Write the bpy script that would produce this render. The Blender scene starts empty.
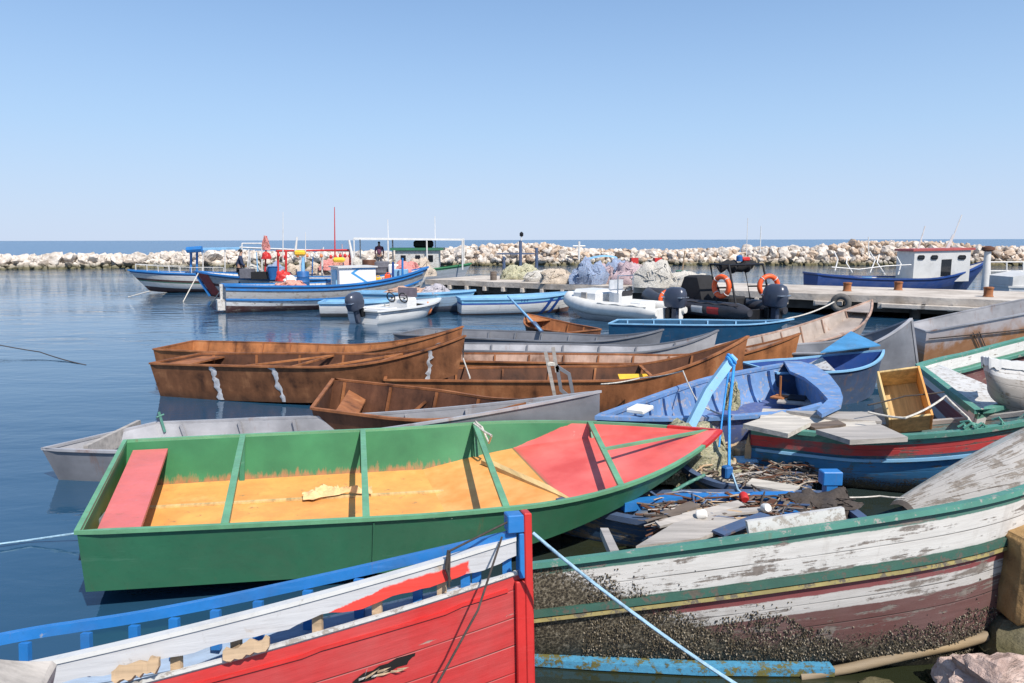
import bpy, bmesh, math, random
import numpy as np
from mathutils import Vector, Matrix, Euler, noise as mnoise

# ------------------------------------------------------------------ camera mathematics and hull shapes
F_PX, CAM_H, HOR, ROLL = 720.0, 2.7, 239.85, 0.00181
_a = math.atan((341.5-HOR)/F_PX)
FWD = np.array([0, math.cos(_a), -math.sin(_a)])
_u = np.array([0, math.sin(_a), math.cos(_a)]); _r = np.array([1.0, 0, 0])
UP = _u + ROLL*_r; RT = _r - ROLL*_u
UP /= np.linalg.norm(UP); RT /= np.linalg.norm(RT)
def at(px, py, z=0.0):
    """point of the plane at height z seen at this place of the photograph"""
    d = FWD + (px-512)/F_PX*RT - (py-341.5)/F_PX*UP
    k = (z-CAM_H)/d[2]
    return np.array([d[0]*k, d[1]*k, z])
def at_y(px, py, y):
    d = FWD + (px-512)/F_PX*RT - (py-341.5)/F_PX*UP
    k = y/d[1]
    return np.array([d[0]*k, y, CAM_H+d[2]*k])
def proj(P):
    P = np.asarray(P, float) - np.array([0, 0, CAM_H])
    w = P@FWD
    return np.stack([512+F_PX*(P@RT)/w, 341.5-F_PX*(P@UP)/w], -1)
DEF = dict(x=0, y=0, z=0, th=0, roll=0, pitch=0, L=6, B=1.8, ws=.8, tm=.45, p=2.0, f0=.5, fs=0, fb=.3, tr=.5, q=2.0,
           d=.12, cb=.8, rb=1.0, tb=.6, rq=2.0, rake=.0, srake=0, skew=0, sec=0, vee=0)
def half_beam(P, t):
    t = np.asarray(t, float)
    a = P['ws']+(1-P['ws'])*np.sin(np.pi/2*np.clip(t/P['tm'], 0, 1))
    s = np.clip((t-P['tm'])/(1-P['tm']), 0, 1)
    return P['B']/2*np.where(t < P['tm'], a, 1-s**P['p'])
def sheer(P, t):
    t = np.asarray(t, float)
    return P['f0']+P['fs']*np.clip(1-t/P['tm'], 0, 1)**2+P['fb']*np.clip((t-P['tr'])/(1-P['tr']), 0, 1)**P['q']
def bottom(P, t):
    t = np.asarray(t, float)
    s = np.clip((t-P['tb'])/(1-P['tb']), 0, 1)**P['rq']
    return -P['d']+P['rb']*(sheer(P, 1.0)+P['d'])*s
def hull_pt(P, t, side, v):
    """v=0 chine/keel .. 1 sheer; side -1 starboard, +1 port. local coordinates"""
    t = np.asarray(t, float)
    w = half_beam(P, t); g = sheer(P, t); b = np.minimum(bottom(P, t), g)
    xt = t*P['L']+P['skew']*side*(1-t)**2
    xb = P['srake']+t*(P['L']-P['rake']-P['srake'])+P['skew']*side*(1-t)**2
    if P['sec'] == 0:
        yy = w*(P['cb']+(1-P['cb'])*v); zz = b+P['vee']*(1-v)*0+(g-b)*v; vv = v
    else:
        ph = np.pi/2*v
        yy = w*np.sin(ph)**P['cb']; zz = b+(g-b)*(1-np.cos(ph)**P['vee']); vv = (1-np.cos(ph)**P['vee'])
    return np.stack([xb+(xt-xb)*vv, side*yy, zz+0*t], -1)
def rotm(P):
    c, s = math.cos(P['th']), math.sin(P['th']); Rz = np.array([[c, -s, 0], [s, c, 0], [0, 0, 1]])
    c, s = math.cos(-P['pitch']), math.sin(-P['pitch']); Ry = np.array([[c, 0, s], [0, 1, 0], [-s, 0, c]])
    c, s = math.cos(P['roll']), math.sin(P['roll']); Rx = np.array([[1, 0, 0], [0, c, -s], [0, s, c]])
    return Rz@Ry@Rx
def to_world(P, pts):
    return np.asarray(pts)@rotm(P).T+np.array([P['x'], P['y'], P['z']])
# ------------------------------------------------------------------ camera, world, sun, exposure
sc = bpy.context.scene
col = sc.collection
rnd = random.Random(7)
cam_d = bpy.data.cameras.new('camera'); cam = bpy.data.objects.new('camera', cam_d); col.objects.link(cam)
cam_d.sensor_width = 36.0; cam_d.lens = 36.0*F_PX/1024.0; cam_d.clip_start = 0.05; cam_d.clip_end = 30000
cam.matrix_world = Matrix(((RT[0], UP[0], -FWD[0], 0), (RT[1], UP[1], -FWD[1], 0), (RT[2], UP[2], -FWD[2], CAM_H), (0, 0, 0, 1)))
sc.camera = cam
SUN_DIR = Vector((0.44, -0.68, 1.0)).normalized()          # towards the sun: high, behind the camera on the right
world = bpy.data.worlds.new('World'); sc.world = world; world.use_nodes = True
wt = world.node_tree
sky = wt.nodes.new('ShaderNodeTexSky'); sky.sky_type = 'NISHITA'; sky.sun_disc = False
sky.sun_elevation = math.asin(SUN_DIR.z); sky.sun_rotation = math.atan2(SUN_DIR.x, SUN_DIR.y)
sky.altitude = 0; sky.air_density = 1.0; sky.dust_density = 0.6; sky.ozone_density = 3.0
bg = wt.nodes['Background']; bg.inputs['Strength'].default_value = 0.11
# pale blue haze low over the sea
tc = wt.nodes.new('ShaderNodeTexCoord'); sp = wt.nodes.new('ShaderNodeSeparateXYZ'); wt.links.new(tc.outputs['Generated'], sp.inputs[0])
mr = wt.nodes.new('ShaderNodeMapRange'); mr.interpolation_type = 'SMOOTHSTEP'
for i_, q_ in enumerate((0.0, 0.42, 0.92, 0.35)): mr.inputs[i_+1].default_value = q_
wt.links.new(sp.outputs[2], mr.inputs[0])
gr = wt.nodes.new('ShaderNodeValToRGB'); e_ = gr.color_ramp.elements
e_[0].position = 0.0; e_[0].color = (4.3, 5.1, 6.5, 1); e_[1].position = 0.40; e_[1].color = (1.75, 3.45, 6.5, 1)
e_.new(0.14).color = (3.2, 4.65, 6.7, 1)
wt.links.new(sp.outputs[2], gr.inputs[0])
mxs = wt.nodes.new('ShaderNodeMix'); mxs.data_type = 'RGBA'
wt.links.new(mr.outputs[0], mxs.inputs['Factor']); wt.links.new(sky.outputs[0], mxs.inputs[6]); wt.links.new(gr.outputs['Color'], mxs.inputs[7])
wt.links.new(mxs.outputs[2], bg.inputs['Color'])
sun_d = bpy.data.lights.new('sun', 'SUN'); sun_d.energy = 4.7; sun_d.angle = math.radians(0.53); sun_d.color = (1.0, 0.93, 0.83)
sun = bpy.data.objects.new('sun', sun_d); col.objects.link(sun)
sun.rotation_euler = SUN_DIR.to_track_quat('Z', 'Y').to_euler()
sc.view_settings.view_transform = 'Standard'; sc.view_settings.look = 'None'; sc.view_settings.gamma = 1.0
sc.view_settings.exposure = 0.38
sc.cycles.max_bounces = 6; sc.cycles.use_denoising = True

# ------------------------------------------------------------------ node helpers and materials
class NT:
    def __init__(self, name):
        self.m = bpy.data.materials.new(name); self.m.use_nodes = True
        self.t = self.m.node_tree; self.b = self.t.nodes['Principled BSDF']
        self._o = self._u = None
    def n(self, ty, **kw):
        nd = self.t.nodes.new('ShaderNode'+ty)
        for k, v in kw.items():
            if hasattr(nd, k) and not isinstance(v, bpy.types.NodeSocket): setattr(nd, k, v)
        return nd
    def set(self, sock, v):
        if isinstance(v, bpy.types.NodeSocket): self.t.links.new(v, sock)
        elif isinstance(v, (tuple, list)): sock.default_value = (*v, 1.0) if len(v) == 3 and sock.type == 'RGBA' else v
        else: sock.default_value = v
    @property
    def obj(self):
        if not self._o: self._o = self.n('TexCoord').outputs['Object']
        return self._o
    @property
    def uv(self):
        if not self._u: self._u = self.n('TexCoord').outputs['UV']
        return self._u
    def pos(self): return self.n('NewGeometry').outputs['Position']
    def sep(self, v):
        s = self.n('SeparateXYZ'); self.set(s.inputs[0], v); return s.outputs
    def stretch(self, v, s, loc=(0, 0, 0)):
        m = self.n('Mapping'); self.set(m.inputs['Vector'], v); m.inputs['Scale'].default_value = s; m.inputs['Location'].default_value = loc
        return m.outputs[0]
    def noise(self, scale, detail=4, rough=0.55, vec=None, dist=0.0):
        nd = self.n('TexNoise'); self.set(nd.inputs['Vector'], vec or self.obj)
        nd.inputs['Scale'].default_value = scale; nd.inputs['Detail'].default_value = detail
        nd.inputs['Roughness'].default_value = rough; nd.inputs['Distortion'].default_value = dist
        return nd.outputs['Fac']
    def vor(self, scale, vec=None, feature='F1', out='Distance'):
        nd = self.n('TexVoronoi'); nd.feature = feature; self.set(nd.inputs['Vector'], vec or self.obj); nd.inputs['Scale'].default_value = scale
        return nd.outputs[out]
    def mapr(self, v, a, b, c=0.0, d=1.0, smooth=False):
        nd = self.n('MapRange'); nd.clamp = True
        if smooth: nd.interpolation_type = 'SMOOTHSTEP'
        self.set(nd.inputs[0], v)
        for i, q in enumerate((a, b, c, d)): self.set(nd.inputs[i+1], q)
        return nd.outputs[0]
    def math(self, op, a, b=0.0, c=0.0):
        nd = self.n('Math'); nd.operation = op; self.set(nd.inputs[0], a); self.set(nd.inputs[1], b); self.set(nd.inputs[2], c)
        return nd.outputs[0]
    def mix(self, f, a, b, mode='MIX'):
        nd = self.n('Mix'); nd.data_type = 'RGBA'; nd.blend_type = mode
        self.set(nd.inputs['Factor'], f)
        self.set(nd.inputs[6], a); self.set(nd.inputs[7], b)
        return nd.outputs[2]
    def ramp(self, f, stops):
        nd = self.n('ValToRGB'); self.set(nd.inputs[0], f); e = nd.color_ramp.elements
        while len(e) < len(stops): e.new(0.5)
        for i, (p, c) in enumerate(stops): e[i].position = p; e[i].color = (*c, 1.0)
        return nd.outputs['Color']
    def bump(self, h, strength=0.3, dist=0.02):
        nd = self.n('Bump'); nd.inputs['Strength'].default_value = strength; nd.inputs['Distance'].default_value = dist
        self.set(nd.inputs['Height'], h); self.set(self.b.inputs['Normal'], nd.outputs[0])
    def out(self, color, rough=0.6, metal=0.0, spec=None):
        self.set(self.b.inputs['Base Color'], color); self.set(self.b.inputs['Roughness'], rough); self.set(self.b.inputs['Metallic'], metal)
        if spec is not None: self.set(self.b.inputs['Specular IOR Level'], spec)
        return self.m
def srgb(r, g, b):
    f = lambda c: (c/255/12.92 if c/255 <= 0.04045 else ((c/255+0.055)/1.055)**2.4)
    return (f(r), f(g), f(b))
def mul(c, k): return tuple(min(1.0, x*k) for x in c)

def m_paint(name, c, wear=0.25, wc=(0.25, 0.2, 0.15), rough=0.5, scale=3.0, var=0.25, bump=0.15, streak=0.08, sc_col=(0.2, 0.09, 0.035), dent=0.25):
    """worn paint: tone varies, grime, pale scuffs, chips through to wc, rusty or dirty streaks running down, dented surface"""
    t = NT(name)
    lum = sum(c)/3
    c1 = t.mix(t.mapr(t.noise(scale*0.7, 6, 0.62), 0.3, 0.7), mul(c, 1-var), mul(c, 1+var*0.7))
    c1 = t.mix(t.mapr(t.noise(scale*0.45, 8, 0.72, dist=0.6), 0.50, 0.72, 0, 0.42), c1, tuple(x*0.45+y*0.10 for x, y in zip(c, (0.5, 0.4, 0.3))))
    c1 = t.mix(t.mapr(t.noise(scale*11, 4, 0.7), 0.55, 0.8, 0, 0.35), c1, mul(c, 0.55))
    sf = t.noise(1.0, 7, 0.72, t.stretch(t.obj, (scale*0.7, scale*0.7, scale*7)))
    c1 = t.mix(t.mapr(sf, 0.60, 0.76, 0, 0.40), c1, tuple(min(0.8, x*1.25+0.10) for x in c))
    w = t.mapr(t.noise(scale*2.3, 9, 0.74), 0.73-wear*0.45, 0.765-wear*0.42)
    c2 = t.mix(w, c1, t.mix(t.noise(scale*8), mul(wc, 0.6), mul(wc, 1.2)))
    if streak:
        s = t.noise(1.0, 7, 0.7, t.stretch(t.obj, (8, 8, 0.8)))
        c2 = t.mix(t.mapr(s, 0.64-streak*0.2, 0.85-streak*0.2, 0, 0.75), c2, sc_col)
    h = t.math('ADD', t.noise(scale*6, 6, 0.6), t.math('MULTIPLY', w, -0.7))
    t.bump(t.math('ADD', t.math('MULTIPLY', h, 0.4), t.math('MULTIPLY', t.noise(scale*0.8, 2, 0.5), 4.0*dent)), bump, 0.014)
    return t.out(c2, t.mapr(t.noise(scale*4), 0.3, 0.7, rough-0.12, rough+0.15))
def m_rust(name, lo=(0.055, 0.022, 0.012), mid=(0.22, 0.085, 0.034), hi=(0.40, 0.19, 0.085), scale=2.2):
    t = NT(name)
    a = t.noise(scale, 8, 0.62, dist=0.4)
    s = t.noise(1.0, 6, 0.6, t.stretch(t.obj, (5, 5, 0.7)))
    f = t.math('ADD', t.math('MULTIPLY', a, 0.55), t.math('MULTIPLY', s, 0.45))
    c = t.ramp(f, [(0.34, lo), (0.46, mid), (0.56, mul(mid, 1.4)), (0.67, hi)])
    c = t.mix(t.mapr(t.noise(scale*14, 4, 0.7), 0.55, 0.8, 0, 0.45), c, mul(lo, 0.8))
    z = t.sep(t.pos())[2]
    c = t.mix(t.mapr(t.math('ADD', z, t.math('MULTIPLY', t.noise(4), 0.12)), 0.08, 0.22, 0.55, 0.0), c, (0.035, 0.022, 0.015))
    t.bump(t.noise(scale*12, 8, 0.65), 0.25, 0.012)
    return t.out(c, t.mapr(a, 0.3, 0.7, 0.55, 0.85), 0.0, 0.3)
def m_steel(name, c=(0.30, 0.31, 0.34), rust=0.25, scale=2.0):
    t = NT(name)
    a = t.noise(scale, 6, 0.6); brush = t.noise(1.0, 4, 0.6, t.stretch(t.obj, (1.2, 1.2, 14)))
    c1 = t.mix(t.mapr(a, 0.3, 0.7), mul(c, 0.72), mul(c, 1.25))
    c1 = t.mix(t.mapr(brush, 0.4, 0.75, 0, 0.35), c1, mul(c, 0.7))
    s = t.noise(1.0, 7, 0.68, t.stretch(t.obj, (4, 4, 1.1)))
    c1 = t.mix(t.mapr(s, 0.68-rust*0.3, 0.86-rust*0.25, 0, 0.9), c1, (0.21, 0.085, 0.035))
    t.bump(t.noise(scale*10, 6, 0.6), 0.12, 0.008)
    return t.out(c1, t.mapr(a, 0.3, 0.7, 0.42, 0.68), 0.15, 0.4)
def m_wood(name, c=(0.33, 0.25, 0.17), axis=0, rough=0.75, grey=0.4):
    t = NT(name)
    s = [14, 14, 14]; s[axis] = 0.9
    g = t.noise(1.0, 7, 0.65, t.stretch(t.obj, s))
    c1 = t.ramp(g, [(0.25, mul(c, 0.45)), (0.5, c), (0.72, mul(c, 1.35))])
    c1 = t.mix(t.mapr(t.noise(1.6, 5), 0.4, 0.7, 0, grey), c1, (0.26, 0.25, 0.24))
    c1 = t.mix(t.mapr(t.noise(11, 5, 0.7), 0.62, 0.8, 0, 0.5), c1, mul(c, 0.35))
    t.bump(g, 0.5, 0.01)
    return t.out(c1, rough)
def m_bands(name, bands, wear=0.3, wood=(0.24, 0.20, 0.16), plank=0.16, edge=0.012, fouling=None, foul_u=None, dirt=0.3, rough=0.6, blotch=None):
    """painted timber hull: bands = [(metres below the sheer where it ends, colour)]; UV.y is that depth, UV.x runs along"""
    t = NT(name)
    u, v, _ = t.sep(t.uv)
    grain = t.noise(1.0, 7, 0.68, t.stretch(t.uv, (2.2, 22, 1)))
    blot = t.noise(2.0, 6, 0.62, t.uv)
    vj = t.math('ADD', v, t.math('MULTIPLY', t.math('SUBTRACT', t.noise(9, 5, 0.7, t.uv), 0.5), edge*2))
    c = bands[-1][1]
    for e, cc in reversed(bands[:-1]): c = t.mix(t.mapr(vj, e-0.003, e+0.003), cc, c)
    c = t.mix(t.mapr(blot, 0.35, 0.7, 0, 0.35), c, t.mix(0.5, c, (0.3, 0.3, 0.3)), 'MIX')
    c = t.mix(t.mapr(grain, 0.35, 0.6, 0.3, 0.0), c, t.mix(1.0, c, (0.45, 0.42, 0.4), 'MULTIPLY'))
    w = t.mapr(t.math('ADD', t.math('MULTIPLY', grain, 0.55), t.math('MULTIPLY', t.noise(3.5, 8, 0.72, t.uv), 0.45)), 0.66-wear*0.32, 0.69-wear*0.3)
    c = t.mix(w, c, t.mix(t.noise(30, 3, 0.5, t.uv), mul(wood, 0.45), mul(wood, 1.3)))
    # seams between planks
    pv = t.math('FRACT', t.math('DIVIDE', v, plank))
    seam = t.math('MAXIMUM', t.mapr(pv, 0.0, 0.035, 1, 0), t.mapr(pv, 0.965, 1.0, 0, 1))
    seam = t.math('MULTIPLY', seam, t.mapr(t.noise(1.3, 4, 0.6, t.uv), 0.35, 0.6, 0.1, 0.9))
    c = t.mix(seam, c, (0.04, 0.03, 0.025))
    if dirt: c = t.mix(t.mapr(t.noise(1.0, 7, 0.7, t.stretch(t.uv, (6, 1.0, 1))), 0.55, 0.8, 0, dirt), c, (0.12, 0.075, 0.045))
    if blotch: c = t.mix(t.mapr(t.noise(1.7, 5, 0.6, t.stretch(t.uv, (1, 1, 1), (5, 3, 0))), 0.56, 0.64, 0, blotch[1]), c, blotch[0])
    h = t.math('ADD', t.math('MULTIPLY', grain, 0.6), t.math('MULTIPLY', w, -0.4)); h = t.math('ADD', h, t.math('MULTIPLY', seam, -1.2))
    if fouling:
        f0, f1 = fouling
        z = t.sep(t.pos())[2]
        zz = t.math('ADD', z, t.math('MULTIPLY', t.math('SUBTRACT', t.noise(2.5, 5, 0.65, t.uv), 0.5), 0.30))
        if foul_u: zz = t.math('SUBTRACT', zz, t.mapr(u, 0.25, foul_u[0], foul_u[1], 0.0))
        fm = t.mapr(zz, f0, f1, 1, 0)
        cell = t.vor(60, t.uv); cell2 = t.noise(55, 5, 0.75, t.uv)
        on = t.mapr(t.math('ADD', t.math('MULTIPLY', fm, 0.75), t.math('MULTIPLY', t.math('SUBTRACT', cell2, 0.5), 1.4)), 0.3, 0.45)
        fc = t.ramp(t.math('ADD', t.math('MULTIPLY', t.noise(90, 3, 0.6, t.uv), 0.7), t.math('MULTIPLY', cell, 0.5)),
                    [(0.32, (0.008, 0.007, 0.006)), (0.52, (0.035, 0.027, 0.017)), (0.68, (0.10, 0.082, 0.052)), (0.84, (0.24, 0.21, 0.16))])
        c = t.mix(on, c, fc)
        wet = t.mapr(z, 0.02, 0.22, 1, 0)
        c = t.mix(t.math('MULTIPLY', wet, 0.75), c, (0.012, 0.014, 0.008))
        h = t.math('ADD', h, t.math('MULTIPLY', t.math('MULTIPLY', on, cell2), 3.0))
    t.bump(h, 0.45, 0.012)
    return t.out(c, rough)
def m_plain(name, c, rough=0.5, metal=0.0, var=0.15, scale=6.0, bump=0.1):
    t = NT(name)
    c1 = t.mix(t.mapr(t.noise(scale, 5), 0.3, 0.7), mul(c, 1-var), mul(c, 1+var))
    t.bump(t.noise(scale*5, 4), bump, 0.006)
    return t.out(c1, rough, metal)
def m_net(name, a, b, c3=None, scale=16.0):
    t = NT(name)
    f = t.noise(scale, 6, 0.75, dist=1.2)
    c = t.ramp(f, [(0.3, mul(a, 0.35)), (0.45, a), (0.6, b), (0.75, c3 or mul(b, 1.3))])
    c = t.mix(t.mapr(t.vor(scale*2.2, feature='DISTANCE_TO_EDGE'), 0.02, 0.10, 0.0, 0.6), t.mix(0.6, c, (0.7, 0.66, 0.6)), c)
    t.bump(f, 1.0, 0.06)
    return t.out(c, 0.9, 0.0, 0.1)

M = {}
M['rust'] = m_rust('rusted_plate')
M['rust_b'] = m_rust('brown_rust', (0.045, 0.02, 0.012), (0.15, 0.062, 0.028), (0.34, 0.155, 0.07), 3.6)
M['rust_dark'] = m_rust('dark_rust', (0.035, 0.016, 0.010), (0.085, 0.036, 0.02), (0.17, 0.075, 0.04))
M['rust_orange'] = m_rust('orange_rust', (0.10, 0.038, 0.016), (0.27, 0.105, 0.038), (0.42, 0.20, 0.09))
M['rust_pale'] = m_rust('pale_rust', (0.14, 0.075, 0.05), (0.33, 0.22, 0.17), (0.48, 0.40, 0.36))
M['steel'] = m_steel('bare_steel', (0.185, 0.19, 0.21), 0.24)
M['steel_rusty'] = m_steel('spotted_steel', (0.36, 0.36, 0.38), 0.42)
t = NT('streaked_steel'); u, v, _ = t.sep(t.uv)
c = t.mix(t.noise(1.5, 6, .6, t.uv), (0.42, 0.37, 0.36), (0.56, 0.51, 0.50))
f = t.math('ADD', t.math('MULTIPLY', t.noise(1.1, 8, .68, t.stretch(t.uv, (1.6, 1.0, 1))), 1.2), t.math('MULTIPLY', v, 0.60))
c = t.mix(t.mapr(f, 0.62, 0.86), c, t.mix(t.noise(6, 6, .7, t.uv), (0.24, 0.10, 0.04), (0.46, 0.24, 0.12))); t.bump(t.noise(12, 6), .15, .01); M['steel_streaked'] = t.out(c, .7, 0, .3)
M['steel_pale'] = m_steel('pale_steel', (0.38, 0.38, 0.40), 0.28)
M['steel_dark'] = m_steel('dark_steel', (0.18, 0.19, 0.215), 0.2)
M['steel_beige'] = m_steel('beige_primer', (0.40, 0.34, 0.30), 0.38)
M['weld'] = m_plain('weld_filler', (0.50, 0.50, 0.52), 0.6, 0, 0.3, 14, 0.5)
M['green'] = m_paint('green_enamel', srgb(54, 114, 84), 0.10, (0.16, 0.22, 0.13), 0.42, 2.2, 0.14, 0.14, 0.06)
M['green_rim'] = m_paint('pale_green_enamel', srgb(98, 152, 116), 0.15, (0.2, 0.12, 0.07), 0.45, 4)
M['pink'] = m_paint('pink_paint', srgb(206, 108, 104), 0.12, (0.45, 0.3, 0.25), 0.55, 3, 0.12)
M['wood_grey'] = m_wood('grey_driftwood', (0.36, 0.33, 0.30), 0, 0.8, 0.6)
M['wood_tan'] = m_wood('tan_timber', (0.44, 0.31, 0.19), 0, 0.75, 0.25)
M['wood_pale'] = m_wood('pale_planks', (0.50, 0.46, 0.40), 0, 0.8, 0.4)
M['wood_dark'] = m_wood('dark_timber', (0.12, 0.09, 0.07), 0, 0.8, 0.3)
M['ply'] = m_wood('yellow_plywood', (0.58, 0.40, 0.17), 1, 0.65, 0.1)
M['ply_orange'] = m_paint('orange_plywood', srgb(226, 158, 84), 0.28, (0.45, 0.24, 0.09), 0.6, 4, 0.22)
M['blue'] = m_paint('bright_blue_paint', srgb(36, 112, 180), 0.2, (0.3, 0.33, 0.36), 0.45, 4, 0.15)
M['blue_pale'] = m_paint('pale_blue_paint', srgb(128, 178, 214), 0.25, (0.35, 0.33, 0.30), 0.55, 4, 0.15)
M['blue_navy'] = m_paint('navy_paint', srgb(30, 66, 132), 0.15, (0.25, 0.25, 0.28), 0.45, 3)
M['blue_steel'] = m_paint('slate_blue_paint', srgb(70, 88, 118), 0.35, (0.17, 0.14, 0.13), 0.5, 3, 0.25, 0.15, 0.3)
M['teal'] = m_paint('teal_blue_paint', srgb(24, 74, 108), 0.2, (0.2, 0.16, 0.12), 0.45, 3)
M['teal_worn'] = m_paint('worn_teal_paint', srgb(76, 132, 118), 0.34, (0.34, 0.33, 0.30), 0.6, 5, 0.2)
M['purple'] = m_paint('faded_blue_violet_paint', srgb(98, 134, 182), 0.42, (0.30, 0.30, 0.36), 0.65, 4, 0.22)
M['purple_dk'] = m_paint('dark_blue_violet_paint', srgb(78, 94, 142), 0.42, (0.2, 0.2, 0.25), 0.65, 4, 0.25)
M['white'] = m_paint('white_paint', (0.56, 0.56, 0.55), 0.24, (0.42, 0.40, 0.38), 0.5, 4, 0.08)
M['white_worn'] = m_paint('flaking_white_paint', (0.54, 0.53, 0.51), 0.46, (0.36, 0.32, 0.28), 0.6, 5, 0.1, 0.3)
M['gel'] = m_plain('white_gelcoat', (0.66, 0.66, 0.65), 0.25, 0, 0.05, 3, 0.02)
M['rib_white'] = m_plain('white_rubber', (0.62, 0.61, 0.58), 0.5, 0, 0.12, 4, 0.08)
M['rib_black'] = m_plain('black_rubber', (0.035, 0.035, 0.042), 0.42, 0, 0.25, 4, 0.1)
M['cover'] = m_plain('black_canvas', (0.010, 0.010, 0.012), 0.85, 0, 0.3, 5, 0.5)
M['engine'] = m_plain('dark_engine_cowl', (0.055, 0.065, 0.095), 0.28, 0.2, 0.12, 4, 0.02)
M['black'] = m_plain('black_metal', (0.015, 0.015, 0.017), 0.45, 0.3, 0.2, 6, 0.05)
M['tyre'] = m_plain('old_tyre_rubber', (0.10, 0.095, 0.09), 0.85, 0, 0.3, 12, 0.5)
M['chrome'] = m_plain('polished_tube', (0.62, 0.63, 0.65), 0.25, 0.9, 0.1, 6, 0.02)
M['white_metal'] = m_plain('white_metal', (0.62, 0.61, 0.59), 0.45, 0, 0.12, 6, 0.05)
M['red'] = m_paint('red_paint', srgb(190, 42, 40), 0.14, (0.38, 0.28, 0.24), 0.5, 4, 0.15)
M['orange'] = m_plain('orange_plastic', srgb(232, 92, 42), 0.5, 0, 0.12, 5, 0.05)
M['buoy'] = m_plain('faded_orange_buoy', srgb(214, 128, 82), 0.6, 0, 0.2, 10, 0.1)
M['yellow'] = m_plain('yellow_plastic', srgb(226, 178, 50), 0.5, 0, 0.15, 5, 0.05)
M['plastic_blue'] = m_plain('blue_plastic', srgb(36, 92, 150), 0.5, 0, 0.15, 5, 0.03)
M['plastic_white'] = m_plain('white_plastic', (0.72, 0.71, 0.68), 0.4, 0, 0.08, 5, 0.03)
M['glass'] = m_plain('dark_glass', (0.012, 0.014, 0.018), 0.08, 0, 0.1, 3, 0.0)
M['rope'] = m_plain('dirty_white_rope', (0.50, 0.47, 0.42), 0.9, 0, 0.3, 40, 0.6)
M['rope_blue'] = m_plain('pale_blue_rope', srgb(140, 172, 192), 0.85, 0, 0.25, 40, 0.6)
M['rope_bright'] = m_plain('bright_blue_rope', srgb(50, 138, 208), 0.8, 0, 0.2, 40, 0.5)
M['rope_dark'] = m_plain('dark_rope', (0.05, 0.04, 0.035), 0.9, 0, 0.3, 40, 0.5)
M['net_coral'] = m_net('coral_net', srgb(214, 110, 84), srgb(236, 140, 112))
M['net_red'] = m_net('red_net', srgb(196, 60, 62), srgb(226, 96, 92))
M['net_tan'] = m_net('tan_net', srgb(170, 150, 128), srgb(204, 184, 160))
M['net_green'] = m_net('olive_net', srgb(132, 140, 92), srgb(196, 186, 140), srgb(214, 204, 176))
M['net_blue'] = m_net('blue_net', srgb(42, 96, 160), srgb(96, 148, 200), srgb(160, 190, 214))
M['net_pink'] = m_net('pink_violet_net', srgb(150, 120, 150), srgb(196, 158, 160), srgb(120, 140, 190))
M['net_white'] = m_net('white_net', srgb(168, 166, 160), srgb(204, 200, 192))
M['net_orange'] = m_net('orange_brown_net', srgb(178, 120, 88), srgb(204, 150, 116))
M['net_grey'] = m_net('grey_violet_net', srgb(150, 148, 168), srgb(190, 186, 200))
M['skin'] = m_plain('skin', (0.32, 0.18, 0.12), 0.55, 0, 0.05, 5, 0.02)
M['hair'] = m_plain('black_hair', (0.012, 0.010, 0.009), 0.7, 0, 0.2, 20, 0.3)
M['cloth_navy'] = m_plain('navy_cloth', srgb(40, 52, 78), 0.9, 0, 0.2, 10, 0.3)
M['cloth_dark'] = m_plain('dark_cloth', srgb(34, 36, 44), 0.9, 0, 0.2, 10, 0.3)
M['cloth_maroon'] = m_plain('maroon_cloth', srgb(104, 62, 84), 0.9, 0, 0.2, 10, 0.3)
M['cloth_grey'] = m_plain('grey_cloth', srgb(96, 96, 104), 0.9, 0, 0.2, 10, 0.3)

def m_rock(name, a, b, c3, weed=0.9):
    t = NT(name)
    v = t.stretch(t.obj, (1, 1, 1))
    f = t.noise(1.6, 7, 0.62)
    c = t.ramp(f, [(0.3, a), (0.52, b), (0.7, c3)])
    c = t.mix(t.mapr(t.noise(9, 6, 0.7), 0.52, 0.75, 0, 0.4), c, mul(a, 0.55))
    z = t.sep(t.pos())[2]
    zz = t.math('ADD', z, t.math('MULTIPLY', t.math('SUBTRACT', t.noise(0.6, 4, 0.6, t.pos()), 0.5), 0.5))
    c = t.mix(t.mapr(zz, 0.20, 0.62, weed, 0.0), c, t.mix(t.noise(2.0), (0.06, 0.065, 0.022), (0.12, 0.10, 0.05)))   # weed and wet at the waterline
    t.bump(t.noise(4, 8, 0.65), 0.6, 0.12)
    return t.out(c, 0.85, 0, 0.2)
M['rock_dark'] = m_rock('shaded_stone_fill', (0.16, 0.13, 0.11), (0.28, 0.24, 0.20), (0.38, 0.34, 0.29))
M['rock'] = m_rock('limestone', (0.30, 0.25, 0.21), (0.58, 0.52, 0.46), (0.74, 0.69, 0.63))
M['rock_tan'] = m_rock('tan_limestone', (0.27, 0.19, 0.13), (0.48, 0.37, 0.28), (0.62, 0.52, 0.43))
M['rock_pink'] = m_rock('pinkish_stone', (0.36, 0.25, 0.21), (0.54, 0.41, 0.36), (0.64, 0.52, 0.46), 0.0)

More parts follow.
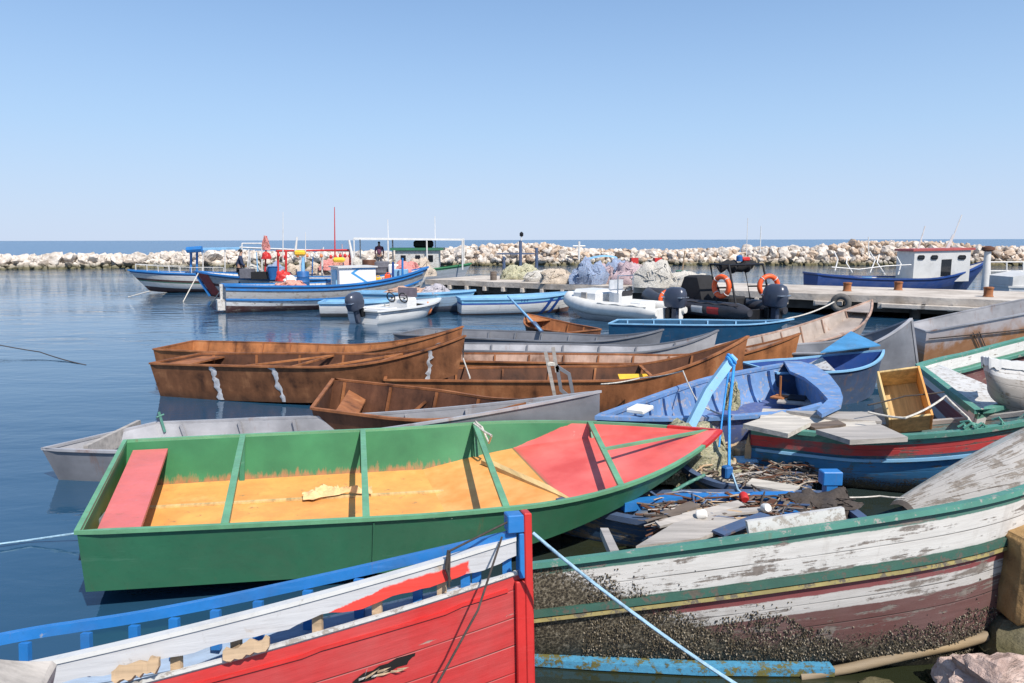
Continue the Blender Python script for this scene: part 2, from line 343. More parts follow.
# ------------------------------------------------------------------ mesh and scene helpers
class MB:
    def __init__(self):
        self.bm = bmesh.new(); self.uvl = self.bm.loops.layers.uv.new('UVMap')
    def face(self, pts, mi=0, uvs=None):
        vs = [self.bm.verts.new(p) for p in pts]
        f = self.bm.faces.new(vs); f.material_index = mi
        if uvs:
            for l, q in zip(f.loops, uvs): l[self.uvl].uv = q
        return f
    def box(self, c, s, rot=None, mi=0, bevel=0.0):
        m = Matrix.Translation(Vector(c)) @ (rot.to_4x4() if rot is not None else Matrix.Identity(4)) @ Matrix.Diagonal((*s, 1))
        r = bmesh.ops.create_cube(self.bm, size=1.0, matrix=m)
        vs = r['verts']; fs = {f for v in vs for f in v.link_faces}
        for f in fs: f.material_index = mi
        if bevel:
            b = bmesh.ops.bevel(self.bm, geom=list({e for v in vs for e in v.link_edges}), offset=bevel, segments=1, affect='EDGES', profile=0.5)
            for f in b['faces']: f.material_index = mi
        return self
    def sweep(self, pts, prof, up=(0, 0, 1), closed=False, mi=0, cap=True):
        """carry the profile [(sideways, upward)] along the points"""
        P_ = [Vector(p) for p in pts]; n = len(P_); upv = Vector(up); rings = []
        for i, p in enumerate(P_):
            a = P_[(i-1) % n] if (closed or i > 0) else p
            b = P_[(i+1) % n] if (closed or i < n-1) else p
            T = (b-a)
            T = T.normalized() if T.length > 1e-9 else Vector((1, 0, 0))
            S = T.cross(upv)
            S = S.normalized() if S.length > 1e-6 else T.cross(Vector((0.3, 1, 0.1))).normalized()
            U = S.cross(T).normalized()
            rings.append([self.bm.verts.new(p+S*q[0]+U*q[1]) for q in prof])
        k = len(prof)
        for i in range(n if closed else n-1):
            A, B = rings[i], rings[(i+1) % n]
            for j in range(k):
                f = self.bm.faces.new((A[j], A[(j+1) % k], B[(j+1) % k], B[j])); f.material_index = mi
        if cap and not closed:
            for R_ in (rings[0], rings[-1]):
                f = self.bm.faces.new(R_); f.material_index = mi
        return self
    def bar(self, pts, w, h, **k): return self.sweep(pts, [(-w/2, -h/2), (w/2, -h/2), (w/2, h/2), (-w/2, h/2)], **k)
    def tube(self, pts, r, n=8, **k):
        return self.sweep(pts, [(r*math.cos(2*math.pi*i/n), r*math.sin(2*math.pi*i/n)) for i in range(n)], **k)
    def lathe(self, prof, n=16, c=(0, 0, 0), rot=None, mi=0):
        R_ = rot or Matrix.Identity(3); rings = []
        for r, z in prof:
            rings.append([self.bm.verts.new(Vector(c)+R_@Vector((r*math.cos(2*math.pi*i/n), r*math.sin(2*math.pi*i/n), z))) for i in range(n)])
        for A, B in zip(rings, rings[1:]):
            for j in range(n):
                f = self.bm.faces.new((A[j], A[(j+1) % n], B[(j+1) % n], B[j])); f.material_index = mi
        for R2 in (rings[0], rings[-1]):
            f = self.bm.faces.new(R2); f.material_index = mi
        return self
    def torus(self, c, R_, r, rot=None, n=24, k=8, mi=0):
        rm = rot or Matrix.Identity(3)
        pts = [Vector(c)+rm@Vector((R_*math.cos(2*math.pi*i/n), R_*math.sin(2*math.pi*i/n), 0)) for i in range(n)]
        return self.tube(pts, r, k, up=tuple(rm@Vector((0, 0, 1))), closed=True, mi=mi)
    def loft(self, rows, mi=0, close=False):
        vs = [[self.bm.verts.new(p) for p in r] for r in rows]
        for A, B in zip(vs, vs[1:]):
            for j in range(len(A)-(0 if close else 1)):
                f = self.bm.faces.new((A[j], A[(j+1) % len(A)], B[(j+1) % len(B)], B[j])); f.material_index = mi
        return vs
    def slab(self, outline, h, mi=0):
        """closed prism: outline of 3-D points, thickened downwards by h"""
        top = [self.bm.verts.new(p) for p in outline]; bot = [self.bm.verts.new(Vector(p)-Vector((0, 0, h))) for p in outline]
        n = len(top)
        fs = [self.bm.faces.new(top), self.bm.faces.new(list(reversed(bot)))]
        for i in range(n): fs.append(self.bm.faces.new((top[i], bot[i], bot[(i+1) % n], top[(i+1) % n])))
        for f in fs: f.material_index = mi
        return self
    def obj(self, name, mats, parent=None, smooth=None, loc=None, rot=None, weld=True):
        if weld:
            bmesh.ops.remove_doubles(self.bm, verts=self.bm.verts, dist=1e-4)
            bmesh.ops.dissolve_degenerate(self.bm, dist=1e-5, edges=self.bm.edges)
        bmesh.ops.recalc_face_normals(self.bm, faces=self.bm.faces)
        me = bpy.data.meshes.new(name); self.bm.to_mesh(me); self.bm.free()
        for m in (mats if isinstance(mats, (list, tuple)) else [mats]): me.materials.append(M[m] if isinstance(m, str) else m)
        if smooth:
            for p in me.polygons: p.use_smooth = True
            me.set_sharp_from_angle(angle=math.radians(smooth))
        o = bpy.data.objects.new(name, me); col.objects.link(o)
        if parent is not None: o.parent = parent
        if loc is not None: o.location = loc
        if rot is not None: o.rotation_euler = rot
        return o
def tag(o, label=None, cat=None, group=None, kind=None):
    if label: o['label'] = label
    if cat: o['category'] = cat
    if group: o['group'] = group
    if kind: o['kind'] = kind
    return o
def thing(name, label, cat, loc=(0, 0, 0), rot=(0, 0, 0), group=None):
    o = bpy.data.objects.new(name, None); col.objects.link(o); o.empty_display_size = 0.2
    o.location = loc; o.rotation_euler = rot
    return tag(o, label, cat, group)
def copy_tree(o, parent=None):
    c = o.copy(); col.objects.link(c); c.parent = parent
    for ch in list(o.children): copy_tree(ch, c)
    return c
def structure(o): o['kind'] = 'structure'; return o
def V(*a): return Vector(a)
def rotz(a): return Matrix.Rotation(a, 3, 'Z')
# ------------------------------------------------------------------ setting: water, open sea, breakwater, pier
def m_water(name, deep, scale, strength, rough, dist=0.10, ior=1.33):
    t = NT(name)
    p = t.pos()
    n1 = t.noise(scale, 4, 0.55, t.stretch(p, (0.55, 1.25, 1)), 0.3)
    n2 = t.noise(scale*0.22, 3, 0.5, t.stretch(p, (0.5, 1.3, 1)), 0.2)
    h = t.math('ADD', t.math('MULTIPLY', n1, 0.30), t.math('MULTIPLY', n2, 1.0))
    patch = t.mapr(t.noise(0.10, 3, 0.5, t.stretch(p, (0.5, 1.4, 1))), 0.38, 0.62, 0.45, 1.15)
    patch = t.math('MULTIPLY', patch, t.mapr(t.sep(p)[1], 14.0, 42.0, 1.0, 3.2))
    nd = t.n('Bump'); nd.inputs['Distance'].default_value = dist
    t.set(nd.inputs['Strength'], t.math('MULTIPLY', patch, strength)); t.set(nd.inputs['Height'], h)
    t.set(t.b.inputs['Normal'], nd.outputs[0])
    t.b.inputs['IOR'].default_value = ior
    body = t.mix(t.noise(0.15, 3, 0.5, p), mul(deep, 0.75), mul(deep, 1.3))
    if dist < 0.05:   # silty shallows by the shore; under the raft hull reflections painted into the colour
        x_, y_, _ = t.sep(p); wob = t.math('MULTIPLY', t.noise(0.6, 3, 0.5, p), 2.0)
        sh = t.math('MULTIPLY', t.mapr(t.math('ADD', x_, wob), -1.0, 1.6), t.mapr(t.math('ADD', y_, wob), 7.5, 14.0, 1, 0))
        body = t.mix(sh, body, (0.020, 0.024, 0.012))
    return t.out(body, rough)
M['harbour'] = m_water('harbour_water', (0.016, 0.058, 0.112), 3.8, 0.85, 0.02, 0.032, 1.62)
M['sea'] = m_water('open_sea_water', (0.012, 0.075, 0.17), 0.9, 0.9, 0.22)
bw = [(-400, 20), (-120, 55), (-76, 62), (-48, 67.5), (-32, 71.5), (-10, 75), (10, 76), (50, 73.5), (80, 71), (160, 60), (400, 20)]   # waterline of the breakwater
b = MB(); b.face([(-400, -40, 0), (400, -40, 0)]+[(x, y+2.5, 0) for x, y in reversed(bw)])
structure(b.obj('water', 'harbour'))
b = MB()
b.face([(x, y+2.5, 0.0) for x, y in bw]+[(9000, 300, 0), (12000, 14000, 0), (-12000, 14000, 0), (-9000, 300, 0)])
structure(b.obj('sea', 'sea'))
b = MB(); b.face([(-60, -40, -1.6), (60, -40, -1.6), (60, 60, -1.6), (-60, 60, -1.6)])
structure(b.obj('seabed', m_plain('seabed_mud', (0.05, 0.05, 0.035), 0.95)))

# breakwater: boulders one by one, smaller stones between them as one mass
def bw_at(x):
    for (x0, y0), (x1, y1) in zip(bw, bw[1:]):
        if x0 <= x <= x1: return y0+(y1-y0)*(x-x0)/(x1-x0)
    return 70
CREST = [(-120, 1.3), (-50, 1.35), (-38, 1.4), (-31, 1.75), (-26, 1.55), (-12, 1.6), (-5, 2.0), (-1, 2.35), (4, 2.35), (7, 1.75), (15, 1.65), (20, 1.75),
         (26, 1.95), (32, 1.9), (37, 2.5), (46, 2.45), (50, 1.95), (60, 1.9), (120, 1.8)]
def crest(x):
    for (x0, a), (x1, c) in zip(CREST, CREST[1:]):
        if x0 <= x <= x1: return a+(c-a)*(x-x0)/(x1-x0)
    return 1.6
def rock_mesh(seed, m, sub=3, rough=0.32):
    bm = bmesh.new(); bmesh.ops.create_icosphere(bm, subdivisions=sub, radius=1.0); r = random.Random(seed); off = Vector((seed*3.7, seed*1.3, seed*7.1))
    planes = [(Vector((r.gauss(0, 1), r.gauss(0, 1), r.gauss(0, 1))).normalized(), r.uniform(0.42, 0.80)) for _ in range(13)]
    for v in bm.verts:
        d = v.co.normalized(); k = 1.0
        for nrm, h in planes:
            q = d.dot(nrm)
            if q > 0.05: k = min(k, h/q)
        v.co = d*(k+rough*0.35*mnoise.fractal(d*2.4+off, 1.0, 2.0, 4))
    me = bpy.data.meshes.new('boulder'); bm.to_mesh(me); bm.free(); me.materials.append(M[m])
    for p in me.polygons: p.use_smooth = True
    me.set_sharp_from_angle(angle=math.radians(24))
    return me
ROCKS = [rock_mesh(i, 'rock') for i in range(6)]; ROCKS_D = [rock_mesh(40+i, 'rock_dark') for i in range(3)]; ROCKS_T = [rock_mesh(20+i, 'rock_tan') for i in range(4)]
rr = random.Random(3); n_rock = 0
slots = []
x = -52.0
while x < 58:
    h = crest(x); y = bw_at(x); big = 1.0 if x < -5 else 0.86
    slots.append((x+rr.uniform(-.3, .3), y+1.0+rr.uniform(-.2, .2), h*0.26, 0.40*big, 0))
    slots.append((x+0.5+rr.uniform(-.3, .3), y+1.9+rr.uniform(-.25, .25), h*0.62, 0.66*big, 1))
    slots.append((x+rr.uniform(-.3, .3), y+2.9+rr.uniform(-.3, .3), h-0.42*big, 0.62*big, 2))
    x += 1.04
sect = [(-1e9, -5, 'pale limestone boulder heaped in the low breakwater left of the wooden jetty end', 'boulders of the breakwater on the left'),
        (-5, 1e9, 'cream limestone boulder heaped in the breakwater behind the concrete pier', 'boulders of the breakwater behind the pier')]
for (x, y, z, s, row) in slots:
    tan = (x > -5 and row >= 1 and rr.random() < (0.75 if (crest(x) > 2.1) else 0.3))
    if n_rock >= 300: break
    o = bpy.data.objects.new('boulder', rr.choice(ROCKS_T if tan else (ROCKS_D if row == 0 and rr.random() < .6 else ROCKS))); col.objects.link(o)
    k = s*rr.uniform(0.72, 1.45)
    o.location = (x, y, z); o.scale = (k*rr.uniform(1.0, 1.45), k*rr.uniform(0.9, 1.2), k*rr.uniform(0.7, 0.95))
    o.rotation_euler = (rr.uniform(-.7, .7), rr.uniform(-.7, .7), rr.uniform(0, 6.28)); n_rock += 1
    a = sect[0] if x < -5 else sect[1]
    tag(o, a[2], 'boulder', a[3])
b = MB()
for i in range(2200):
    x = rr.uniform(-75, 75); h = crest(x); q = rr.random()
    y = bw_at(x)+0.2+q*4.6; zz = min(h-0.35, (0.05+0.95*min(1, q*1.7))*h-0.25)
    m = Matrix.Translation((x, y, zz)) @ Euler((rr.uniform(0, 6), rr.uniform(0, 6), rr.uniform(0, 6))).to_matrix().to_4x4() @ Matrix.Diagonal((rr.uniform(.25, .55), rr.uniform(.2, .45), rr.uniform(.2, .4), 1))
    g = bmesh.ops.create_icosphere(b.bm, subdivisions=1, radius=1.0, matrix=m)
    mi = 1 if (x > -5 and rr.random() < .5) else 0
    for f in {f for v in g['verts'] for f in v.link_faces}: f.material_index = mi
rows = []
for x in np.linspace(-110, 110, 120):
    h = crest(max(-119, min(119, x)))-0.55; y = bw_at(x)
    rows.append([(x, y+0.5, -0.5), (x, y+1.2, 0.25), (x, y+2.6, h), (x, y+3.8, h), (x, y+6, -0.5)])
b.loft(rows)
rb = b.obj('rubble', ['rock', 'rock_tan'], weld=False); tag(rb, 'small pale stones filling the breakwater between its boulders', 'rubble', None, 'stuff')

# concrete pier on piles
PZ = 0.75
PA = Vector((-4.35, 36.1, 0)); PB = Vector((24.6, 17.4, 0)); PD = (PB-PA).normalized(); PN = Vector((-PD.y, PD.x, 0))
if PN.y < 0: PN = -PN
PL = (PB-PA).length
def pier(s, w, z): return PA+PD*s+PN*w+Vector((0, 0, z))
t = NT('worn_concrete')
c = t.ramp(t.noise(0.9, 8, 0.65), [(0.3, (0.28, 0.24, 0.20)), (0.5, (0.46, 0.41, 0.36)), (0.7, (0.58, 0.53, 0.47))])
c = t.mix(t.mapr(t.noise(6, 6, 0.7), 0.55, 0.75, 0, 0.5), c, (0.20, 0.17, 0.14)); t.bump(t.noise(5, 8, 0.7), 0.5, 0.05)
M['concrete'] = t.out(c, 0.9, 0, 0.2)
M['concrete_dark'] = m_plain('shaded_concrete', (0.10, 0.09, 0.08), 0.9, 0, 0.35, 2, 0.6)  # shade beneath the deck put into the colour of beam, wall and piles
pr = thing('pier', 'long low concrete pier on dark piles crossing behind the moored boats', 'pier', (0, 0, 0))
b = MB(); r2 = random.Random(11)
front = []
s = 0.0
while s <= PL: front.append((s, r2.uniform(-0.05, 0.05))); s += 0.7
out = [pier(s, w, PZ+0.01*r2.uniform(-1, 1)) for s, w in front]+[pier(PL, 5.0, PZ), pier(0, 5.0, PZ)]
b.slab(out, 0.24); b.obj('deck', 'concrete', pr)
for s in np.arange(0.5, PL, 1.05):
    b = MB(); b.box((0, 0, 0), (0.16, 0.3, 0.19), rotz(math.atan2(PD.y, PD.x)), bevel=0.01); b.obj('bearer', 'concrete', pr, loc=pier(s, 0.06, PZ-0.34))
b = MB()
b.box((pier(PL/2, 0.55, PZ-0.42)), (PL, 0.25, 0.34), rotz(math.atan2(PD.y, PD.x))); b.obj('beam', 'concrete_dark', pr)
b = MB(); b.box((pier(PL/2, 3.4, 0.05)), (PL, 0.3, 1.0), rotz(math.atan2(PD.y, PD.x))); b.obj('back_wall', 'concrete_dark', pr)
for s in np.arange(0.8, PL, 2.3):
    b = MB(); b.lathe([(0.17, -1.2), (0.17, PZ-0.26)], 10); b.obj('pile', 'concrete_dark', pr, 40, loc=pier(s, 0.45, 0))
for i, (px, py, w, d) in enumerate([(833, 301, 0.9, .22), (905, 304.5, 1.35, .2), (944, 306, 1.3, .2), (985, 308, 1.1, .2)]):
    # spalled ledge blocks under the kerb
    p = at(px, py, 0.44); s = (Vector(p)-PA).dot(PD)
    b = MB(); b.box((0, 0, 0), (w, 0.3, 0.15), rotz(math.atan2(PD.y, PD.x)), bevel=0.02); b.obj('ledge_block', 'concrete', pr, loc=pier(s, -0.12, 0.43))
for px, py, lab in [(847, 291, 'rusty mooring bollard on the pier above the hanging tyre'), (898, 290, 'rusty mooring bollard on the pier in front of the blue hull'), (988, 296.5, 'rusty mooring bollard on the pier near the white post')]:
    b = MB(); b.lathe([(0.17, 0), (0.15, 0.03), (0.14, 0.05), (0.14, 0.25), (0.16, 0.27), (0.16, 0.31), (0.12, 0.33)], 14)
    tag(b.obj('bollard', 'rust', None, 40, loc=tuple(at(px, py, PZ+0.005))), lab, 'bollard', 'bollards on the pier')
p = at(840, 302.5, 0.50); s = (Vector(p)-PA).dot(PD)
b = MB(); rot = Matrix.Rotation(math.atan2(PD.y, PD.x), 3, 'Z') @ Matrix.Rotation(math.pi/2, 3, 'X')
b.torus((0, 0, 0), 0.245, 0.105, rot, 28, 10); tag(b.obj('tyre', 'tyre', None, 60, loc=pier(s, -0.32, 0.46)), 'old grey tyre hung as a fender on the pier edge', 'tyre')
# ------------------------------------------------------------------ boat builders
def PP(**k): q = dict(DEF); q.update(k); return q
def hp(P, t, side, v, drop=0.0):
    q = hull_pt(P, t, side, v); return Vector((float(q[0]), float(q[1]), float(q[2])-drop*v))
def gun(P, t, side=1, dz=0.0, inset=0.0):
    p = hp(P, t, side, 1.0); p.z += dz
    p.y = math.copysign(max(0.0, abs(p.y)-inset), side); return p
def inner(P, t, side, v, th=0.03):
    p = hp(P, t, side, v)
    p.y = side*max(abs(p.y)-th, abs(p.y)*0.1); return p
def y_at_z(P, t, z, side=1):
    b_, g = float(bottom(P, t)), float(sheer(P, t))
    if P['sec'] == 0:
        v = (z-b_)/max(1e-4, g-b_)
    else:
        k = min(1, max(0, (z-b_)/max(1e-4, g-b_))); v = 2/math.pi*math.acos(max(-1, min(1, (1-k)**(1/P['vee']))))
    if v < 0: return None
    return hp(P, t, side, min(1.0, v))
def t_px(P, side, px, v=1.0):
    T = np.linspace(0, 1, 400); q = proj(to_world(P, hull_pt(P, T, side, v)))[:, 0]
    return float(T[np.argmin(np.abs(q-px))])
def hull(P, mats, parent, th=0.03, nst=30, nv=7, drop=0.0, far_drop=0.0, bottom_in=0.03, name='hull', smooth=35):
    """outer skin, inner skin and rim as one closed shell; UV = (metres along, metres below the sheer)"""
    b = MB(); bm = b.bm; uvl = b.uvl
    T = [1-(1-i/(nst-1))**1.25 for i in range(nst)]
    def grid(inn):
        G = {}
        for side in (-1, 1):
            for i, t in enumerate(T):
                for j in range(nv+1):
                    v = j/nv; p = hp(P, t, side, v, drop+(far_drop*(1-t**8) if side == 1 else 0))
                    if inn:
                        p.y = side*max(abs(p.y)-th, abs(p.y)*0.12)
                        p.z += bottom_in*(1-v)**3
                        p.x += th*(1-t)**12 - th*1.6*t**14
                        pass
                    g = float(sheer(P, t))
                    G[side, i, j] = (bm.verts.new(p), (t*P['L'], g-p.z))
        return G
    O, I = grid(False), grid(True)
    def q(vs, mi):
        try: f = bm.faces.new([a[0] for a in vs])
        except ValueError: return
        f.material_index = mi
        for l, a in zip(f.loops, vs): l[uvl].uv = a[1]
    for G, mi in ((O, 0), (I, 1)):
        for i in range(nst-1):
            for side in (-1, 1):
                for j in range(nv): q([G[side, i, j], G[side, i+1, j], G[side, i+1, j+1], G[side, i, j+1]], mi)
            q([G[-1, i, 0], G[1, i, 0], G[1, i+1, 0], G[-1, i+1, 0]], mi)
        for j in range(nv): q([G[-1, 0, j], G[1, 0, j], G[1, 0, j+1], G[-1, 0, j+1]], mi)
    for i in range(nst-1):
        for side in (-1, 1): q([O[side, i, nv], O[side, i+1, nv], I[side, i+1, nv], I[side, i, nv]], 2)
    q([O[-1, 0, nv], O[1, 0, nv], I[1, 0, nv], I[-1, 0, nv]], 2)
    return b.obj(name, mats, parent, smooth)
def gunwale(P, m, parent, w=0.06, h=0.035, dz=0.0, t1=1.0, name='gunwale', transom=True, out=0.0, n=34):
    T = np.linspace(0, t1, n)
    prof = [(-w/2, -h/2), (w/2, -h/2), (w/2, h/2), (-w/2, h/2)]
    b = MB()
    A = [gun(P, t, -1, dz, -out) for t in T]; B = [gun(P, t, 1, dz, -out) for t in T]
    if t1 >= 0.999: ring = A+B[-2::-1]
    else: ring = A+B[::-1]
    if transom and t1 >= 0.999: b.sweep(ring, prof, closed=True)
    elif transom: b.sweep(B[::-1]+A, prof)
    else: b.sweep(ring if t1 >= 0.999 else A, prof)
    if not transom and t1 < 0.999: b.sweep(B, prof)
    return b.obj(name, m, parent, 40)
def strake(P, m, parent, depth, w=0.03, h=0.05, sides=(-1,), t0=0.0, t1=1.0, name='rubbing_strake', proud=0.012):
    for s in sides:
        pts = []
        for t in np.linspace(t0, t1, 30):
            g = float(sheer(P, t)); p = y_at_z(P, t, g-depth)
            if p is None: continue
            pts.append((p.x, s*(abs(p.y)+proud), p.z))
        b = MB(); b.bar(pts, w, h); b.obj(name, m, parent, 40)
def floor(P, m, parent, z, t0=0.01, t1=0.9, th=0.035, name='floorboards', n=26, slab=0.02):
    rows = []
    for t in np.linspace(t0, t1, n):
        l, r = y_at_z(P, t, z, 1), y_at_z(P, t, z, -1)
        if l is None: break
        yl, yr = max(0.02, l.y-th), min(-0.02, r.y+th); rows.append([(l.x+th, yl, z), (r.x+th, yr, z)])
    b = MB(); b.loft(rows); return b.obj(name, m, parent)
def deck(P, m, parent, t0, t1, dz=-0.02, name='foredeck', n=16, crown=0.03, inset=0.01, thick=0.02):
    b = MB(); rows = []
    for t in np.linspace(t0, t1, n):
        l, r = gun(P, t, 1, dz, inset), gun(P, t, -1, dz, inset); row = []
        for k in np.linspace(0, 1, 7): q = r.lerp(l, k); q.z += crown*(1-(2*k-1)**2); row.append(q)
        rows.append(row)
    b.loft(rows)
    for r_ in (rows[0], rows[-1]): b.loft([r_, [Vector(q)-Vector((0, 0, thick)) for q in r_]])
    return b.obj(name, m, parent, 40)
def ribs(P, m, parent, ts, w=0.04, d=0.03, v0=0.1, v1=0.985, th=0.035, name='rib', sides=(-1, 1), zmin=None):
    for t in ts:
        for s in sides:
            pts = []
            for v in np.linspace(v0, v1, 5):
                p = inner(P, t, s, v, th+d*0.4)
                if zmin is not None and p.z < zmin: continue
                pts.append(p)
            if len(pts) < 2: continue
            b = MB(); b.sweep(pts, [(-w/2, -d/2), (w/2, -d/2), (w/2, d/2), (-w/2, d/2)], up=(0, -s, 0.02)); b.obj(name, m, parent)
def crossbar(P, m, parent, t, z=None, w=0.05, h=0.03, dz=-0.012, name='crossbar', dt=0.0):
    a, c = gun(P, t, -1, dz, 0.01), gun(P, t+dt, 1, dz, 0.01)
    b = MB(); b.bar([a, c], w, h); return b.obj(name, m, parent)
def bench(P, m, parent, t0, t1, dz=-0.06, thick=0.03, inset=0.05, name='bench'):
    b = MB(); a0, a1, c1, c0 = gun(P, t0, -1, dz, inset), gun(P, t1, -1, dz, inset), gun(P, t1, 1, dz, inset), gun(P, t0, 1, dz, inset)
    z = (a0.z+c1.z)/2
    for q in (a0, a1, c1, c0): q.z = z
    b.slab([a0, a1, c1, c0], thick); return b.obj(name, m, parent)
def boat(name, label, cat, P, group=None):
    return thing(name, label, cat, (P['x'], P['y'], P['z']), (P['roll'], -P['pitch'], P['th']), group)
def wld(P, p): return Vector(to_world(P, np.array(p)))
def loc_of(P, w): return Vector((np.asarray(w)-np.array([P['x'], P['y'], P['z']]))@rotm(P))
def steel_boat(name, label, P, out='rust', inn='rust', rim='rust', group='open steel boats rafted together', fz=0.07, nribs=6, bars=(), benches=(), floor_m=None, gw=0.05, fore=None, smooth=30):
    r = boat(name, label, 'boat', P, group)
    hull(P, [out, inn, rim], r, 0.02, smooth=smooth)
    gunwale(P, rim, r, gw, 0.03, 0.012)
    if nribs: ribs(P, rim, r, [0.06+0.80*i/(nribs-1) for i in range(nribs)], 0.035, 0.03, zmin=fz)
    floor(P, floor_m or inn, r, fz)
    for t in bars: crossbar(P, rim, r, t)
    for a, c in benches: bench(P, rim, r, a, c)
    if fore: deck(P, rim if fore[1] is None else fore[1], r, fore[0], 0.985, 0.0, crown=0.0, name='foredeck')
    return r
BOATS = 'open steel boats rafted together'
# ------------------------------------------------------------------ the raft of steel boats
# green boat with orange floor
Pg = PP(x=-3.521, y=5.962, th=0.254, pitch=-0.034, L=5.897, B=2.685, ws=0.911, tm=0.571, p=1.926, f0=0.664, fb=0.206, tr=0.406, q=1.604, d=-0.174, cb=0.900, tb=0.473, rq=1.006, skew=-0.139)
t = NT('green_and_red_inside')
u, v, _ = t.sep(t.uv)
c_g = t.mix(t.mapr(t.noise(2.2, 5), 0.3, 0.7), mul(srgb(40, 108, 66), 0.8), mul(srgb(48, 116, 72), 1.1))
rs = t.mapr(t.math('ADD', t.math('MULTIPLY', v, 2.6), t.math('MULTIPLY', t.noise(1.0, 8, 0.72, t.stretch(t.uv, (11, 2.5, 1))), 1.1)), 1.50, 1.66)
c_g = t.mix(rs, c_g, t.mix(t.noise(8, 5), (0.22, 0.09, 0.03), (0.40, 0.20, 0.08)))
c_r = t.mix(t.mapr(t.noise(1.8, 5), 0.35, 0.7), mul(srgb(214, 84, 78), 0.85), mul(srgb(226, 112, 104), 1.05))
c_r = t.mix(t.mapr(t.noise(5, 7, 0.7), 0.66, 0.72, 0, 0.5), c_r, (0.55, 0.40, 0.36))
edge = t.math('ADD', u, t.math('MULTIPLY', v, 2.4))
edge = t.math('ADD', edge, t.math('MULTIPLY', t.noise(6, 3, 0.6, t.uv), 0.12))
c = t.mix(t.mapr(edge, 4.63, 4.66), c_g, c_r)
nz = t.sep(t.n('NewGeometry').outputs['Normal'])[2]
yl = t.sep(t.obj)[1]
fl = t.math('MULTIPLY', t.mapr(nz, 0.72, 0.75), t.mapr(edge, 4.62, 4.64, 1, 0))
c = t.mix(fl, c, t.mix(t.mapr(t.noise(4, 6, 0.6), 0.35, 0.7), srgb(214, 142, 70), srgb(232, 172, 104)))
t.bump(t.noise(20, 4), 0.1, 0.005); M['green_in'] = t.out(c, 0.5)
g = boat('steel_boat', 'large green steel boat with orange floor and red painted bow, in front of the others', 'boat', Pg, BOATS)
hull(Pg, ['green', 'green_in', 'green_rim'], g, 0.022, nst=44, smooth=25)
gunwale(Pg, 'green_rim', g, 0.038, 0.03, 0.012, t1=0.93)
# red tip of the rail
b = MB()
for s in (-1, 1): b.bar([gun(Pg, tt, s, 0.012, 0) for tt in np.linspace(0.93, 1.0, 6)], 0.05, 0.034)
b.obj('bow_rail', 'red', g)
fo = floor(Pg, 'ply_orange', g, 0.235, 0.012, 0.66, th=0.03)
b = MB()
for s, e, yy in ((0.02, 0.62, 0.42), (0.02, 0.62, -0.36)):
    b.bar([(s*Pg['L'], yy, 0.245), (e*Pg['L'], yy*0.98, 0.245)], 0.05, 0.018)
b.obj('floor_batten', 'ply', g)
b = MB(); b.bar([(0.60*Pg['L'], 0.86, 0.40), (0.69*Pg['L'], -0.72, 0.46)], 0.10, 0.04); b.obj('floor_edge_board', 'ply', g)
GB = [t_px(Pg, -1, x) for x in (225, 366, 507, 622)]; GF = [t_px(Pg, 1, x) for x in (243, 363, 475, 590)]
for a, c_ in zip(GB, GF): crossbar(Pg, 'green_rim', g, a, w=0.055, h=0.03, dz=0.015, dt=c_-a)
for tt in GF: ribs(Pg, 'green', g, [tt], 0.05, 0.035, 0.05, 0.98, sides=(1,))
for tt in GB: ribs(Pg, 'green', g, [tt], 0.05, 0.035, 0.05, 0.98, sides=(-1,))
a = gun(Pg, GB[3], -1, 0.02, 0.01); c_ = gun(Pg, 0.975, 1, -0.01, 0.02); m_ = (gun(Pg, GB[3], -1, 0.02, 0.01)+gun(Pg, GF[3], 1, 0.02, 0.01))*0.5
b = MB(); b.bar([m_, gun(Pg, 0.985, 1, 0.01, 0.0)], 0.04, 0.025); b.obj('bow_stringer', 'green_rim', g)
bench(Pg, 'pink', g, 0.014, 0.066, dz=-0.07, thick=0.035, inset=0.07)
for yy in (-0.85, -0.45, 0.3, 0.8):
    b = MB(); b.tube([(0.06, yy-0.08, 0.35), (0.09, yy-0.08, 0.50), (0.09, yy+0.08, 0.50), (0.06, yy+0.08, 0.35)], 0.012, 6); b.obj('handle', 'steel_dark', g)
# seam of rivets on the near side
b = MB()
for tt in (GB[1]+0.01,):
    b.bar([hp(Pg, tt, -1, v) + Vector((0, -0.006, 0)) for v in np.linspace(0.03, 0.97, 6)], 0.012, 0.008)
b.obj('weld_seam', 'green', g)

# grey boat behind the green one
Pq = PP(x=-4.95, y=8.46, th=-0.002, L=6.0, B=1.46, tm=0.250, p=1.100, f0=0.36, fb=0.53, tr=0.10, q=1.75, cb=0.93, d=0.050, rb=0.350, tb=0.500, srake=0.150, skew=0.353)
q_ = steel_boat('steel_boat', 'long bare grey steel boat floating just behind the green one, its tip a pale plate', Pq, 'steel', 'steel_pale', 'steel_rusty', nribs=7, gw=0.045)
b = MB(); p = gun(Pq, 0.02, 1, 0, 0.05)
b.tube([p+Vector((0.02, 0, -0.1)), p+Vector((-0.05, 0.02, 0.16))], 0.018, 6); b.tube([p+Vector((-0.06, -0.03, 0.10)), p+Vector((0.0, 0.05, 0.12))], 0.012, 6)
b.obj('thole_pin', 'teal_worn', q_)
b = MB(); yy = 0.22
b.bar([(0.12, 0.62, 0.30), (0.12, -0.55, 0.30)], 0.05, 0.2); b.obj('transom_board', 'wood_grey', q_)

